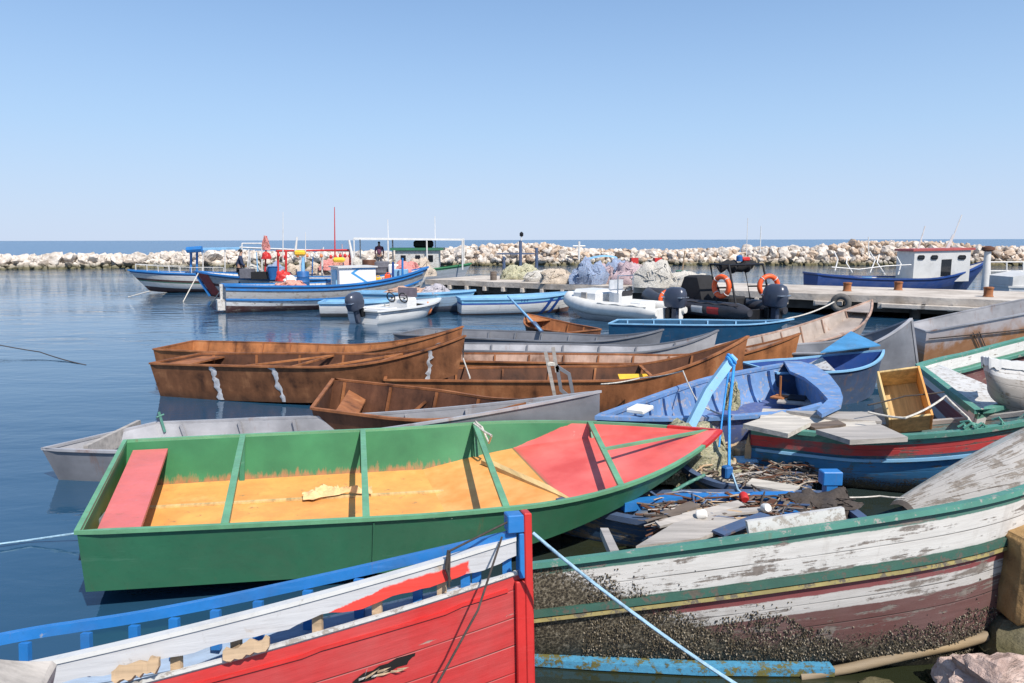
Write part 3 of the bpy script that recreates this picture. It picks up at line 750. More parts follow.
Pr1 = PP(x=-7.518, y=15.825, th=-0.078, pitch=-0.024, L=6.465, B=1.620, ws=0.815, tm=0.431, p=1.992, f0=0.391, fb=0.616, tr=0.483, q=1.989, d=0.080, tb=0.500, skew=0.086, rb=0.35, rake=0.12)
steel_boat('steel_boat', 'rust brown steel boat farthest out, its stern over open water with no weld patches', Pr1, 'rust', 'rust_orange', 'rust', nribs=9)
Pr2 = PP(x=-6.048, y=12.80, th=-0.225, pitch=0.026, L=5.45, B=1.432, ws=0.775, tm=0.506, p=2.099, f0=0.584, fb=0.42, tr=0.601, q=2.003, d=0.030, rb=0.40, tb=0.500, rake=0.15, srake=0.066, skew=0.081)
r2b = steel_boat('steel_boat', 'rust brown steel boat with pale vertical weld patches down its side', Pr2, 'rust_b', 'rust_dark', 'rust', nribs=6)
for px, px2 in ((211, 222), (271, 284), (430, 427)):
    t0 = t_px(Pr2, -1, px, 1.0); t1 = t_px(Pr2, -1, px2, 0.0)
    rows = []; rw = random.Random(int(px))
    for v in np.linspace(0.02, 0.985, 14):
        tt = t0+(t1-t0)*(1-v)**0.8+rw.uniform(-.004, .004); p = hp(Pr2, tt, -1, v); w = 0.04+rw.uniform(-.026, .03)
        rows.append([(p.x-w, p.y-0.004, p.z), (p.x, p.y-0.014, p.z), (p.x+w, p.y-0.004, p.z)])
    b = MB(); b.loft(rows); b.obj('weld_patch', 'weld', r2b, 60)
for (ta, tb_) in ((0.30, 0.50), (0.56, 0.76)):
    b = MB(); b.bar([gun(Pr2, ta, -1, -0.02, 0.02), gun(Pr2, tb_, 1, -0.02, 0.02)], 0.04, 0.03); b.obj('crossbar', 'rust_orange', r2b)
    b = MB(); b.bar([gun(Pr2, tb_, 1, -0.02, 0.02), gun(Pr2, tb_-0.02, -1, -0.02, 0.02)], 0.04, 0.03); b.obj('crossbar', 'rust_orange', r2b)
bench(Pr2, 'rust', r2b, 0.015, 0.10, -0.03)

Pr3 = PP(x=-2.684, y=10.030, th=-0.42, pitch=-0.010, L=3.35, B=1.680, ws=1.000, tm=0.412, p=1.849, f0=0.548, fb=0.261, tr=0.560, q=2.169, d=0.050, tb=0.500, skew=-0.483, rb=0.35, rake=0.12)
r3 = steel_boat('steel_boat', 'short dark brown rusted steel boat with a tilted stern bench', Pr3, 'rust_dark', 'rust_dark', 'rust', nribs=5)
b = MB(); a, c_ = gun(Pr3, 0.09, 1, -0.10, 0.12), gun(Pr3, 0.09, -1, -0.10, 0.12); d_ = Vector((0.30, 0, -0.12))
b.slab([a, c_, c_+d_, a+d_], 0.03); b.obj('bench', 'rust', r3)
for ta in (0.42, 0.72):
    p = inner(Pr3, ta, 1, 0.75, 0.05); b = MB(); b.bar([p, Vector((p.x-0.25, p.y-0.35, 0.10))], 0.04, 0.03); b.obj('brace', 'rust', r3)
b = MB(); b.bar([inner(Pr3, 0.5, 1, 0.3, 0.1), Vector((Pr3['L']*0.2, -0.3, 0.12))], 0.05, 0.03); b.obj('brace', 'rust', r3)

Prl = PP(x=-2.060, y=11.636, th=0.006, pitch=0.004, L=5.926, B=1.303, ws=0.704, tm=0.535, p=1.991, f0=0.499, fb=0.594, tr=0.636, q=1.708, d=0.050, tb=0.500, skew=-0.052, rb=0.35, rake=0.12)
rl = steel_boat('steel_boat', 'long orange brown rusted boat whose sharp raised tip rises behind the violet boat', Prl, 'rust', 'rust_dark', 'rust', nribs=7)
b = MB(); rows = []
for tt in np.linspace(0.08, 0.55, 22):
    p = hp(Prl, tt, -1, 0.30); w = 0.02+0.018*rnd.random(); rows.append([(p.x, p.y-0.006, p.z-w), (p.x, p.y-0.018, p.z), (p.x, p.y-0.006, p.z+w)])
b.loft(rows); b.obj('foam_seam', 'rope', rl)
b = MB(); p = hp(Prl, 0.70, 1, 0.4); b.box((p.x, 0.1, 0.40), (0.5, 0.35, 0.02), Matrix.Rotation(0.2, 3, 'X')); b.obj('yellow_plate', 'yellow', rl)
crossbar(Prl, 'rust_orange', rl, 0.72)
Prb = PP(x=-1.460, y=13.475, th=-0.047, pitch=-0.005, L=6.771, B=1.094, ws=0.779, tm=0.464, p=2.022, f0=0.495, fb=0.509, tr=0.611, q=2.093, d=0.050, tb=0.500, skew=0.030, rb=0.35, rake=0.12)
rbw = steel_boat('steel_boat', 'slim rusted boat with pale inner plates, its orange tip second behind the violet boat', Prb, 'rust_orange', 'rust_pale', 'rust', nribs=9)
crossbar(Prb, 'rust_orange', rbw, 0.86); crossbar(Prb, 'rust_orange', rbw, 0.78)
Pgm = PP(x=-1.601, y=14.784, th=-0.050, pitch=-0.010, L=5.779, B=1.174, ws=0.794, tm=0.464, p=2.021, f0=0.506, fb=0.414, tr=0.665, q=2.102, d=0.050, tb=0.500, skew=0.032, rb=0.35, rake=0.12)
steel_boat('steel_boat', 'pale grey steel boat with a clean light tip, in the middle of the raft', Pgm, 'steel_pale', 'steel_pale', 'steel', nribs=7)
Pdg = PP(x=-2.467, y=17.177, th=-0.249, pitch=-0.009, L=5.965, B=1.5, ws=0.803, tm=0.455, p=2.021, f0=0.519, fb=0.265, tr=0.698, q=2.051, d=0.050, tb=0.500, skew=0.146, rb=0.35, rake=0.12)
steel_boat('steel_boat', 'dark slate grey steel boat lying behind the other grey hulls, nearest the white skiff', Pdg, 'steel_dark', 'steel', 'steel_dark', nribs=8)
Prs = PP(x=1.75, y=17.3, th=2.183, pitch=-0.003, L=2.3, B=1.4, ws=0.786, tm=0.488, p=2.135, f0=0.499, fb=0.225, tr=0.453, q=1.799, d=0.050, tb=0.500)
steel_boat('steel_boat', 'small rusted boat with an orange foredeck and an oar, pointing towards the white skiff', Prs, 'rust_dark', 'rust', 'rust', nribs=4, fore=(0.80, 'rust_orange'))
Pte = PP(x=2.695, y=18.95, th=-0.20, pitch=0.013, L=4.5, B=1.25, ws=0.806, tm=0.462, p=2.035, f0=0.54, fb=0.100, tr=0.700, q=2.000, d=0.050, tb=0.500, skew=0.090)
steel_boat('steel_boat', 'teal blue steel boat with a pale blue rail, right under the two inflatables', Pte, 'teal', 'teal', 'blue_pale', nribs=6)
Pbe = PP(x=4.468, y=14.337, th=0.784, pitch=-0.006, L=7.680, B=1.4, ws=0.719, tm=0.459, p=2.259, f0=0.494, fb=0.593, tr=0.329, q=2.310, d=0.050, tb=0.400, skew=0.043)
steel_boat('steel_boat', 'beige grey steel boat with a triangular foredeck plate below the hanging tyre', Pbe, 'steel_beige', 'steel_beige', 'rust_pale', nribs=7, fore=(0.86, 'steel_beige'))
Pbs = PP(x=4.1, y=11.74, th=0.249, pitch=0.002, L=2.42, B=1.283, p=2.514, f0=0.584, fb=0.192, tr=0.400, q=1.949, d=0.020, cb=0.750, rb=0.100, tb=0.500, rake=0.150, tm=.4)
bs = boat('steel_boat', 'slate blue steel boat with a bright blue triangular deck, beside the grey pointed plate', 'boat', Pbs, BOATS)
hull(Pbs, ['blue_steel', 'blue_navy', 'blue_pale'], bs, 0.02, smooth=35); gunwale(Pbs, 'blue_pale', bs, 0.045, 0.03, 0.012); floor(Pbs, 'blue_navy', bs, 0.08)
# raised tent-like deck plate over the far half of the bow
A_, B_, C_ = (loc_of(Pbs, at(820.5, 352, 0.80)), loc_of(Pbs, at(851, 331, 1.0)), loc_of(Pbs, at(880.5, 345, 0.86)))
b = MB(); b.slab([A_, C_, B_], 0.02); b.obj('foredeck', m_paint('sky_blue_deck', srgb(66, 130, 176), .2, (.3, .3, .3), .5, 4), bs)
b = MB(); b.slab([loc_of(Pbs, at(805, 367, 0.5)), loc_of(Pbs, at(836, 371, 0.60)), loc_of(Pbs, at(822, 357, 0.62)), loc_of(Pbs, at(812, 356, 0.5))], 0.02); b.obj('thwart', 'white_worn', bs)
b = MB(); p = loc_of(Pbs, at(853, 362, 0.52)); b.lathe([(0.03, -0.25), (0.03, -0.02), (0.045, 0.0), (0.045, 0.05), (0.025, 0.08), (0.025, 0.16), (0.035, 0.17)], 10, p); b.obj('mooring_post', 'teal_worn', bs)
Pgb = PP(x=5.30, y=13.75, th=-0.324, pitch=0.089, L=2.205, B=1.402, tm=0.452, p=1.908, f0=0.587, fb=0.468, tr=0.305, q=2.024, d=0.020, rb=0.000, tb=0.400, rake=-0.100)
gb = steel_boat('steel_boat', 'dark grey steel boat showing a tall pointed bow plate with a white stem edge', Pgb, 'steel_dark', 'steel_dark', 'steel_pale', nribs=0)
b = MB(); b.bar([hp(Pgb, 1.0, 1, v)+Vector((0.012, 0, 0)) for v in np.linspace(0, 1, 8)], 0.05, 0.035); b.obj('stem', 'steel_pale', gb)
Prg = PP(x=9.05, y=16.0, th=-0.16, pitch=0.03, L=4.6, B=1.6, ws=0.8, tm=0.457, p=2.4, f0=0.72, fb=0.95, tr=0.0, q=1, d=0.05, rb=0.3, tb=0.4)
rg = steel_boat('steel_boat', 'big grey steel boat streaked with orange rust, its side running out of the frame', Prg, 'steel_streaked', 'steel_rusty', 'steel_rusty', nribs=0)
b = MB(); b.tube([hp(Prg, tt, -1, 0.80-0.35*math.sin(3.1*tt)*0.25+0.0)+Vector((0.0, -0.03, 0)) for tt in np.linspace(0.01, 0.85, 24)], 0.014, 6); b.obj('side_rope', 'rope_dark', rg)
for dx in (0.0, 0.05):
    b = MB(); b.tube([hp(Prg, 0.17+dx*0.5+0.10*(1-v), -1, v)+Vector((0, -0.02, 0)) for v in np.linspace(0.05, 0.8, 9)], 0.01, 5); b.obj('hanging_line', 'rope_dark', rg)

# ------------------------------------------------------------------ old timber boats on the right
Ppu = PP(x=4.381, y=10.339, th=-2.563, pitch=-0.026, L=4.027, B=1.992, ws=0.970, tm=0.305, p=1.384, f0=0.655, fb=0.101, tr=0.511, q=2.026, d=0.100, cb=0.600, rb=0.200, tb=0.500, rake=0.100, skew=0.841, sec=1, vee=1.200)
WOODS = 'old timber boats crowded along the shore'
pu = boat('timber_boat', 'faded violet blue timber boat with thick frames inside and a wide stern deck', 'boat', Ppu, WOODS)
hull(Ppu, ['purple_dk', 'purple', 'purple'], pu, 0.035); gunwale(Ppu, 'purple', pu, 0.10, 0.045, 0.015)
floor(Ppu, 'purple_dk', pu, 0.22, 0.10, 0.85, th=0.05)
ribs(Ppu, 'purple', pu, [0.10+0.085*i for i in range(9)], 0.10, 0.05, 0.35, 0.97, 0.05)
b = MB(); b.slab([loc_of(Ppu, at(px, py, 0.74)) for px, py in ((784, 361), (800, 361), (815, 365), (830, 375), (840, 388), (843, 397), (841, 405), (822, 414), (817, 410), (828, 399), (818, 388), (804, 377), (790, 371))], 0.045)
b.obj('stern_deck', 'purple', pu)
b = MB(); p = loc_of(Ppu, at(797, 400, 0.34)); b.box(p, (0.55, 0.5, 0.04), rotz(0.5), bevel=0.01); b.box(p+Vector((0, 0, 0.03)), (0.30, 0.24, 0.03), rotz(0.5), 1); b.obj('hatch', ['wood_grey', 'black'], pu)
b = MB(); p = loc_of(Ppu, at(780, 397, 0.36)); b.box(p, (0.25, 0.2, 0.03), rotz(0.2), bevel=0.006); b.tube([p, p+Vector((0, 0, 0.32))], 0.018, 6); b.obj('post_block', 'rust_orange', pu)
b = MB(); b.box(loc_of(Ppu, at(640, 409, 0.72)), (0.30, 0.22, 0.05), rotz(0.4), bevel=0.01); b.obj('white_block', 'plastic_white', pu)

# white and green boat entering from the right
Pwg = PP(x=5.58, y=9.20, th=0.62, roll=0.06, L=5.2, B=1.75, ws=0.92, tm=0.35, p=2.4, f0=0.80, fb=0.45, tr=0.4, q=1.8, d=0.1, cb=0.6, rb=0.25, skew=1.0, sec=1, vee=1.2)
wg = boat('timber_boat', 'white timber boat with green rails and a slotted white foredeck, cut by the right edge', 'boat', Pwg, WOODS)
M['wg_out'] = m_bands('dark_red_white_bands', [(0.07, srgb(88, 140, 118)), (0.16, (0.62, 0.60, 0.58)), (0.34, srgb(120, 40, 42)), (0.44, (0.5, 0.48, 0.46)), (0.62, srgb(96, 34, 36)), (9, (0.20, 0.19, 0.19))], 0.35, dirt=0.5, fouling=(0.1, 0.5))
M['wg_in'] = m_bands('maroon_inside', [(0.16, (0.68, 0.68, 0.66)), (0.20, srgb(80, 140, 118)), (9, srgb(96, 52, 52))], 0.3, dirt=0.4)
hull(Pwg, ['wg_out', 'wg_in', 'white_worn'], wg, 0.05); gunwale(Pwg, 'teal_worn', wg, 0.09, 0.05, 0.015)
floor(Pwg, 'wood_grey', wg, 0.24, 0.03, 0.8)
strake(Pwg, 'teal_worn', wg, 0.20, 0.05, 0.045, sides=(1,), t0=0.12, t1=0.86, name='inner_rail', proud=-0.10)
deck(Pwg, 'white_worn', wg, 0.015, 0.17, -0.03, 'stern_deck')
a, c_ = gun(Pwg, 0.175, -1, -0.13, 0.06), gun(Pwg, 0.175, 1, -0.13, 0.06); ang = math.atan2((c_-a).y, (c_-a).x)
b = MB(); b.box((a+c_)/2, ((a-c_).length, 0.06, 0.22), rotz(ang), bevel=0.008); b.obj('deck_beam', 'white', wg)
b = MB()
for k in range(11):
    p = a.lerp(c_, 0.06+0.088*k); b.box(p+Vector((0.034, 0, 0.03)), (0.06, 0.03, 0.07), rotz(ang))
b.obj('scuppers', 'wood_dark', wg)
b = MB(); b.slab([gun(Pwg, .19, -1, -.16, .06), gun(Pwg, .19, -1, -.16, .42), gun(Pwg, .6, -1, -.25, .45), gun(Pwg, .6, -1, -.25, .06)], 0.04); b.obj('side_deck', 'wood_pale', wg)

# broken white bow lying inside it
def uvloft(b, R_, mi):
    for A, B_ in zip(R_, R_[1:]):
        for j in range(len(A)-1): b.face([A[j][0], A[j+1][0], B_[j+1][0], B_[j][0]], mi, [A[j][1], A[j+1][1], B_[j+1][1], B_[j][1]])
M['wb_out'] = m_bands('broken_white_hull', [(0.20, (0.62, 0.61, 0.60)), (9, (0.40, 0.37, 0.34))], 0.40, dirt=0.7, plank=0.14)
b = MB(); rows, rows2, rows3 = [], [], []
prof_ = [(0.0, 982, 362, 996, 372, 8.75), (0.06, 981, 358, 984, 388, 8.40), (0.16, 983, 357, 988, 396, 8.22), (0.30, 990, 359, 997, 404, 8.15), (0.5, 1003, 361, 1010, 410, 8.12), (0.75, 1028, 363, 1034, 415, 8.12), (1.0, 1090, 367, 1094, 420, 8.2)]
for k, tx, ty, bx, by, yy in prof_:
    T_, B_ = Vector(at_y(tx, ty, yy)), Vector(at_y(bx, by, yy+0.12)); row, row2 = [], []
    for j in range(11):
        m_ = j/10; q = T_.lerp(B_, m_)+Vector((-0.05*math.sin(m_*3.0), -0.13*math.sin(m_*2.6), 0)); row.append((q, (k*1.5, m_*0.62))); row2.append((q+Vector((0.03, 0.045, 0.0)), (k*1.5, m_*0.62)))
    rows.append(row); rows2.append(row2)
uvloft(b, rows, 0); uvloft(b, rows2, 1)
for e in (0, -1): uvloft(b, [rows[e], rows2[e]], 1); uvloft(b, [[r[e] for r in rows], [r[e] for r in rows2]], 1)
bmesh.ops.remove_doubles(b.bm, verts=b.bm.verts, dist=1e-4); bmesh.ops.subdivide_edges(b.bm, edges=[e for e in b.bm.edges if len(e.link_faces) > 0], cuts=1, use_grid_fill=True, smooth=0.4)
wb = b.obj('timber_boat', ['wb_out', 'wood_dark'], None, 50); tag(wb, 'broken white timber bow with torn planks, cut by the right edge above the teal boat', 'boat', WOODS)
b = MB(); r_ = random.Random(8); rr2 = []
for k in np.linspace(0, 1, 30):
    i_ = min(5, int(k*6)); f_ = k*6-i_; A_, B_ = Vector(at_y(*prof_[i_][1:3], prof_[i_][5])), Vector(at_y(*prof_[i_+1][1:3], prof_[i_+1][5])); p = A_.lerp(B_, f_)
    lo = 0.07+0.10*abs(mnoise.fractal(Vector((k*9, 2, 0)), 1, 2, 3)); hi = 0.012+0.02*mnoise.noise(Vector((k*20, 5, 0)))
    rr2.append([p+Vector((-.022, -.03-.05*lo*4, -lo)), p+Vector((-.02, -.022, hi)), p+Vector((.02, .03, hi))])
b.loft(rr2); b.obj('torn_plank', 'white', wb)
# ------------------------------------------------------------------ teal and red boat with planks on top
Prt = PP(x=2.888, y=8.383, th=-0.328, pitch=-0.001, L=3.612, B=1.376, ws=0.826, tm=0.388, p=2.536, f0=0.606, fb=0.554, tr=0.243, q=1.555, d=0.150, cb=0.550, rb=0.250, skew=0.030, sec=1, vee=1.300)
M['rt_out'] = m_bands('teal_red_blue_bands', [(0.075, srgb(86, 142, 132)), (0.20, srgb(196, 58, 58)), (0.235, srgb(30, 80, 110)), (0.27, srgb(70, 150, 190)), (9, srgb(46, 128, 184))], 0.40, edge=0.006, wood=(0.16, 0.14, 0.12), dirt=0.35, plank=0.13,
                      fouling=(-0.05, 0.28), blotch=(srgb(52, 104, 104), 0.7))
M['rt_in'] = m_bands('teal_inside', [(9, srgb(110, 140, 140))], 0.5)
rt = boat('timber_boat', 'teal timber boat with a red stripe and loose planks lying across its deck', 'boat', Prt, WOODS)
hull(Prt, ['rt_out', 'rt_in', 'teal_worn'], rt, 0.04, nst=36, far_drop=0.22)
b = MB(); b.bar([gun(Prt, tt, -1, 0.015) for tt in np.linspace(0, 0.995, 40)], 0.09, 0.045); b.obj('gunwale', 'teal_worn', rt, 40)
b = MB(); b.bar([gun(Prt, tt, 1, 0.015-0.22*(1-tt**8)) for tt in np.linspace(0, 0.99, 40)], 0.09, 0.045); b.obj('low_gunwale', 'wood_grey', rt, 40)
strake(Prt, 'blue_pale', rt, 0.245, 0.03, 0.03, sides=(-1, 1), t1=0.97)
floor(Prt, 'wood_dark', rt, 0.16, 0.05, 0.85)
deck(Prt, 'wood_pale', rt, 0.02, 0.36, -0.01, 'stern_deck', inset=0.05)
b = MB(); p = hp(Prt, 0.0, -1, 0.9); b.bar([hp(Prt, 0, -1, v)+Vector((-0.02, 0, 0)) for v in np.linspace(0.3, 1.02, 6)], 0.07, 0.06); b.obj('transom_post', 'wood_tan', rt)
b = MB()
for i in range(30):
    t0 = rnd.uniform(0.55, 0.97); p = gun(Prt, t0, -1, 0.03, rnd.uniform(-.03, .03)); q = p+Vector((rnd.uniform(-.15, .15), rnd.uniform(-.05, .08), rnd.uniform(-.02, .08)))
    b.tube([p, (p+q)/2+Vector((0, 0, .05)), q], 0.012, 5)
nt = b.obj('net_scrap', 'teal_worn', rt); nt['kind'] = 'stuff'
def plank(name, label, pix, z0, z1, thick, mat, split=True, group=None, cat='plank', dz=(0, 0, 0, 0)):
    """a flat board from its four picture corners, each on a level"""
    pts = [Vector(at(px, py, z0+(z1-z0)*k+d)) for (px, py), k, d in zip(pix, (0, 1, 1, 0), dz)]
    b = MB(); b.slab(pts, thick); bmesh.ops.recalc_face_normals(b.bm, faces=b.bm.faces)
    return tag(b.obj(name, mat), label, cat, group)
PL_ = 'loose planks on the teal boat'
plank('loose_plank', 'grey weathered plank overhanging the stern corner of the teal boat', [(743, 424), (788, 433.5), (811, 422), (782, 411)], 0.69, 0.69, 0.05, 'wood_pale', group=PL_)
plank('loose_plank', 'long pale grey plank pointing back towards the violet boat from the teal deck', [(786, 410.5), (838, 418.5), (882, 421), (872, 412)], 0.66, 0.66, 0.035, 'wood_grey', group=PL_)
plank('loose_plank', 'bluish grey plank whose end overhangs the red stripe and casts its shadow', [(816, 429.5), (850, 440), (908, 437), (880, 424)], 0.70, 0.70, 0.05, 'wood_grey', group=PL_)
plank('loose_plank', 'narrow dark plank lying under the other boards on the teal deck', [(806, 424), (815, 428), (846, 424), (838, 420)], 0.65, 0.65, 0.04, 'wood_dark', group=PL_)

# plywood fish box, tilted open towards the camera
def box_open(name, label, c, s, eul, wall, m_in, m_side, cat='box'):
    r = thing(name, label, cat, c, eul); x, y, z = s; w = wall
    for nm, cc, ss, mm in (('end_board', (x/2-w/2, 0, 0), (w, y, z), m_side), ('end_board', (-x/2+w/2, 0, 0), (w, y, z), m_in),
                           ('side_board', (0, y/2-w/2, 0), (x-2*w-.002, w, z), m_in), ('side_board', (0, -y/2+w/2, 0), (x-2*w-.002, w, z), m_in),
                           ('bottom_board', (0, 0, -z/2+w/2), (x-2*w-.004, y-2*w-.004, w), m_in)):
        b = MB(); b.box(cc, ss, None, 0, 0.004); b.obj(nm, mm, r)
    return r
pbx = at(904, 400, 0.80)
box_open('plywood_box', 'open yellow plywood box with one orange side, tilted between the blue and white boats', tuple(pbx), (0.46, 0.66, 0.38), (math.radians(50), math.radians(-12), math.radians(-20)), 0.025, 'ply', 'ply_orange')

# wreck with debris in front of the teal boat
Pw1 = PP(x=3.05, y=6.25, th=3.10, roll=0.04, pitch=-0.02, L=2.6, B=0.92, ws=.85, tm=.45, p=2.4, f0=.27, fb=.08, tr=.5, d=.1, cb=.6, sec=1, vee=1.2, tb=.6, rb=.3)
w1 = boat('timber_wreck', 'half sunk blue timber wreck full of driftwood and litter behind the white hull', 'boat', Pw1, WOODS)
M['wreck_out'] = m_bands('wreck_blue', [(9, srgb(40, 82, 122))], 0.5, dirt=0.6)
hull(Pw1, ['wreck_out', 'wreck_out', 'blue_pale'], w1, 0.04); gunwale(Pw1, 'blue_steel', w1, 0.09, 0.05, 0.015); floor(Pw1, 'wood_dark', w1, 0.12)
ribs(Pw1, 'wood_grey', w1, [.15, .35, .55, .75], 0.06, 0.04)
Pw2 = PP(x=3.05, y=7.15, th=2.7, L=1.35, B=0.75, ws=.8, tm=.5, p=2.4, f0=.17, fb=.08, tr=.5, d=.1, cb=.6, sec=1, vee=1.2, tb=.6, rb=.3)
w2 = boat('timber_wreck', 'small wrecked blue skiff end with sandy planks beside the hanging blue ropes', 'boat', Pw2, WOODS)
hull(Pw2, ['wreck_out', 'wreck_out', 'blue_pale'], w2, 0.04); gunwale(Pw2, 'blue_steel', w2, 0.08, 0.05, 0.015); deck(Pw2, 'wood_pale', w2, 0.03, 0.9, -0.06, 'deck_planks')

# ------------------------------------------------------------------ big white and teal hulk along the front
Pwh = PP(x=0.055, y=4.585, th=-0.033, roll=-0.190, L=3.60, B=1.000, tm=0.500, p=3.500, f0=0.572, fb=0.561, tr=0.000, q=1, d=0.100, cb=0.500, rb=0.100, tb=0.800, rake=0.350, sec=1, vee=1.400)
M['wh_out'] = m_bands('white_teal_maroon_bands', [(0.050, srgb(62, 112, 100)), (0.26, (0.60, 0.585, 0.56)), (0.32, srgb(46, 88, 76)), (0.345, srgb(130, 112, 74)), (0.41, srgb(124, 52, 54)), (0.52, (0.50, 0.48, 0.46)), (9, srgb(98, 62, 58))],
                      0.40, wood=(0.20, 0.17, 0.15), plank=0.155, edge=0.010, fouling=(0.06, 0.40), foul_u=(1.5, 0.42), dirt=0.45, rough=0.7)
M['wh_in'] = m_bands('hulk_inside', [(9, srgb(120, 112, 104))], 0.5)
wh = boat('timber_boat', 'big white timber hulk with teal edge, maroon band and barnacled bottom, in front', 'boat', Pwh, WOODS)
hull(Pwh, ['wh_out', 'wh_in', 'teal_worn'], wh, 0.05, nst=60, nv=22, far_drop=0.34, smooth=50)
b = MB(); b.bar([gun(Pwh, tt, -1, 0.018) for tt in np.linspace(0, 0.995, 60)], 0.065, 0.035); b.obj('gunwale', 'teal_worn', wh, 40)
b = MB(); b.bar([gun(Pwh, tt, 1, -0.325*(1-tt**8)) for tt in np.linspace(0, 0.97, 40)], 0.09, 0.05); b.obj('broken_gunwale', 'wood_grey', wh, 40)
strake(Pwh, m_paint('dark_green_strake', srgb(48, 88, 76), .45, (.10, .09, .07), .7, 6), wh, 0.292, 0.025, 0.045, sides=(-1,), t1=0.97)
strake(Pwh, m_paint('ochre_paint', srgb(150, 138, 88), 0.5, (0.14, 0.12, 0.09), 0.6, 5), wh, 0.335, 0.036, 0.022, sides=(-1,), t1=0.97, name='ochre_moulding')
b = MB(); rows = []
for tt in np.linspace(0.20, 0.72, 12):
    l, r = gun(Pwh, tt, 1, -0.33, 0.06), gun(Pwh, tt, -1, -0.07, 0.06); rows.append([r, l])
b.loft(rows); b.loft([rows[0], [p-Vector((0, 0, .04)) for p in rows[0]]]); b.obj('deck', 'wood_tan', wh)
for k in range(5):
    tt = 0.24+0.10*k; l, r = gun(Pwh, tt, 1, -0.305, 0.02), gun(Pwh, tt, -1, -0.05, 0.08)
    b = MB(); b.bar([r, l], 0.32, 0.02); b.obj('deck_plank', ['wood_grey', 'wood_tan', 'wood_pale'][k % 3], wh)
crossbar(Pwh, 'wood_grey', wh, 0.17, w=0.06, h=0.06, dz=-0.03, name='beam')
b = MB(); b.bar([gun(Pwh, t_px(Pwh, -1, 752), -1, 0.05, 0.09), gun(Pwh, t_px(Pwh, -1, 850), -1, 0.05, 0.09)], 0.05, 0.10); b.obj('toe_board', 'white_worn', wh)
# barnacles, small shells standing on the lower planks
b = MB(); rbn = random.Random(5)
for i in range(15000):
    tt = rbn.uniform(0.12, 0.985)
    top_ = 0.33-0.10*tt+0.34*max(0, 1-tt*2.6)+0.16*mnoise.fractal(Vector((tt*9, 1.7, 0.3)), 1, 2, 4)
    zt = 0.01+rbn.random()*0.62
    if zt > top_ and rbn.random() > 0.05*math.exp(-(zt-top_)*14): continue
    if mnoise.noise(Vector((tt*40, zt*14, 3.3))) < -0.28: continue
    p = y_at_z(Pwh, tt, zt, -1)
    if p is None: continue
    q2 = y_at_z(Pwh, tt, zt+0.05, -1); n_ = Vector((0, -(q2.z-p.z), (q2.y-p.y))).normalized()
    if n_.y > 0: n_ = -n_
    s_ = rbn.uniform(0.0025, 0.0075); R_ = n_.to_track_quat('Z', 'Y').to_matrix()
    v1 = [b.bm.verts.new(p+R_@Vector((s_*math.cos(a), s_*math.sin(a), -0.002))) for a in np.linspace(0, 5.03, 5)]
    v2 = [b.bm.verts.new(p+R_@Vector((s_*.45*math.cos(a), s_*.45*math.sin(a), s_*rbn.uniform(.8, 1.6)))) for a in np.linspace(0, 5.03, 5)]
    mi = rbn.choice((0, 0, 0, 2, 2, 1))
    for j in range(5):
        f = b.bm.faces.new((v1[j], v1[(j+1) % 5], v2[(j+1) % 5], v2[j])); f.material_index = mi
    f = b.bm.faces.new(v2); f.material_index = mi
bo = b.obj('barnacles', [m_plain('barnacle_brown', (0.085, 0.068, 0.042), .9), m_plain('barnacle_pale', (0.26, 0.225, 0.17), .9), m_plain('mussel_black', (0.018, 0.016, 0.014), .6)], wh, weld=False); bo['kind'] = 'stuff'

# peeled hull end between the hulk and the teal boat
M['ph_out'] = m_bands('peeled_hull', [(0.10, (0.36, 0.38, 0.36)), (0.80, (0.56, 0.52, 0.47)), (0.93, srgb(170, 74, 66)), (0.98, srgb(190, 168, 90)), (9, (0.5, 0.47, 0.43))], 0.50, wood=(0.30, 0.25, 0.2), dirt=0.5, plank=0.12)
b = MB(); N_, K_ = 26, 9
S0, S1 = Vector(at(893, 501, 0.18)), Vector(at(1030, 434, 0.88)); S1 = S0+(S1-S0)*1.5
rows, rows2 = [], []
for i in range(N_):
    k = i/(N_-1); s_ = S0.lerp(S1, k)+Vector((0, 0, 0.10*math.sin(k*3.0))); row, row2 = [], []; wd_ = 0.35+0.65*min(1, k*2.2)
    for j in range(K_):
        m_ = j/(K_-1); q = s_+Vector((0.16*m_, -0.95*m_*wd_, 0.10*math.sin(m_*2.6)-0.85*m_*m_*wd_)); row.append((q, (k*2.6, m_*1.1))); row2.append((q+Vector((-0.03, -0.0, -0.045)), (k*2.6, m_*1.1)))
    rows.append(row); rows2.append(row2)
uvloft(b, rows, 0); uvloft(b, rows2, 1)
for e in (0, -1): uvloft(b, [rows[e], rows2[e]], 1); uvloft(b, [[r[e] for r in rows], [r[e] for r in rows2]], 1)
ph = b.obj('timber_wreck', ['ph_out', 'wood_dark'], None, 50)
tag(ph, 'peeled grey hull with a red and yellow stripe, tilted behind the big hulk', 'boat', WOODS)

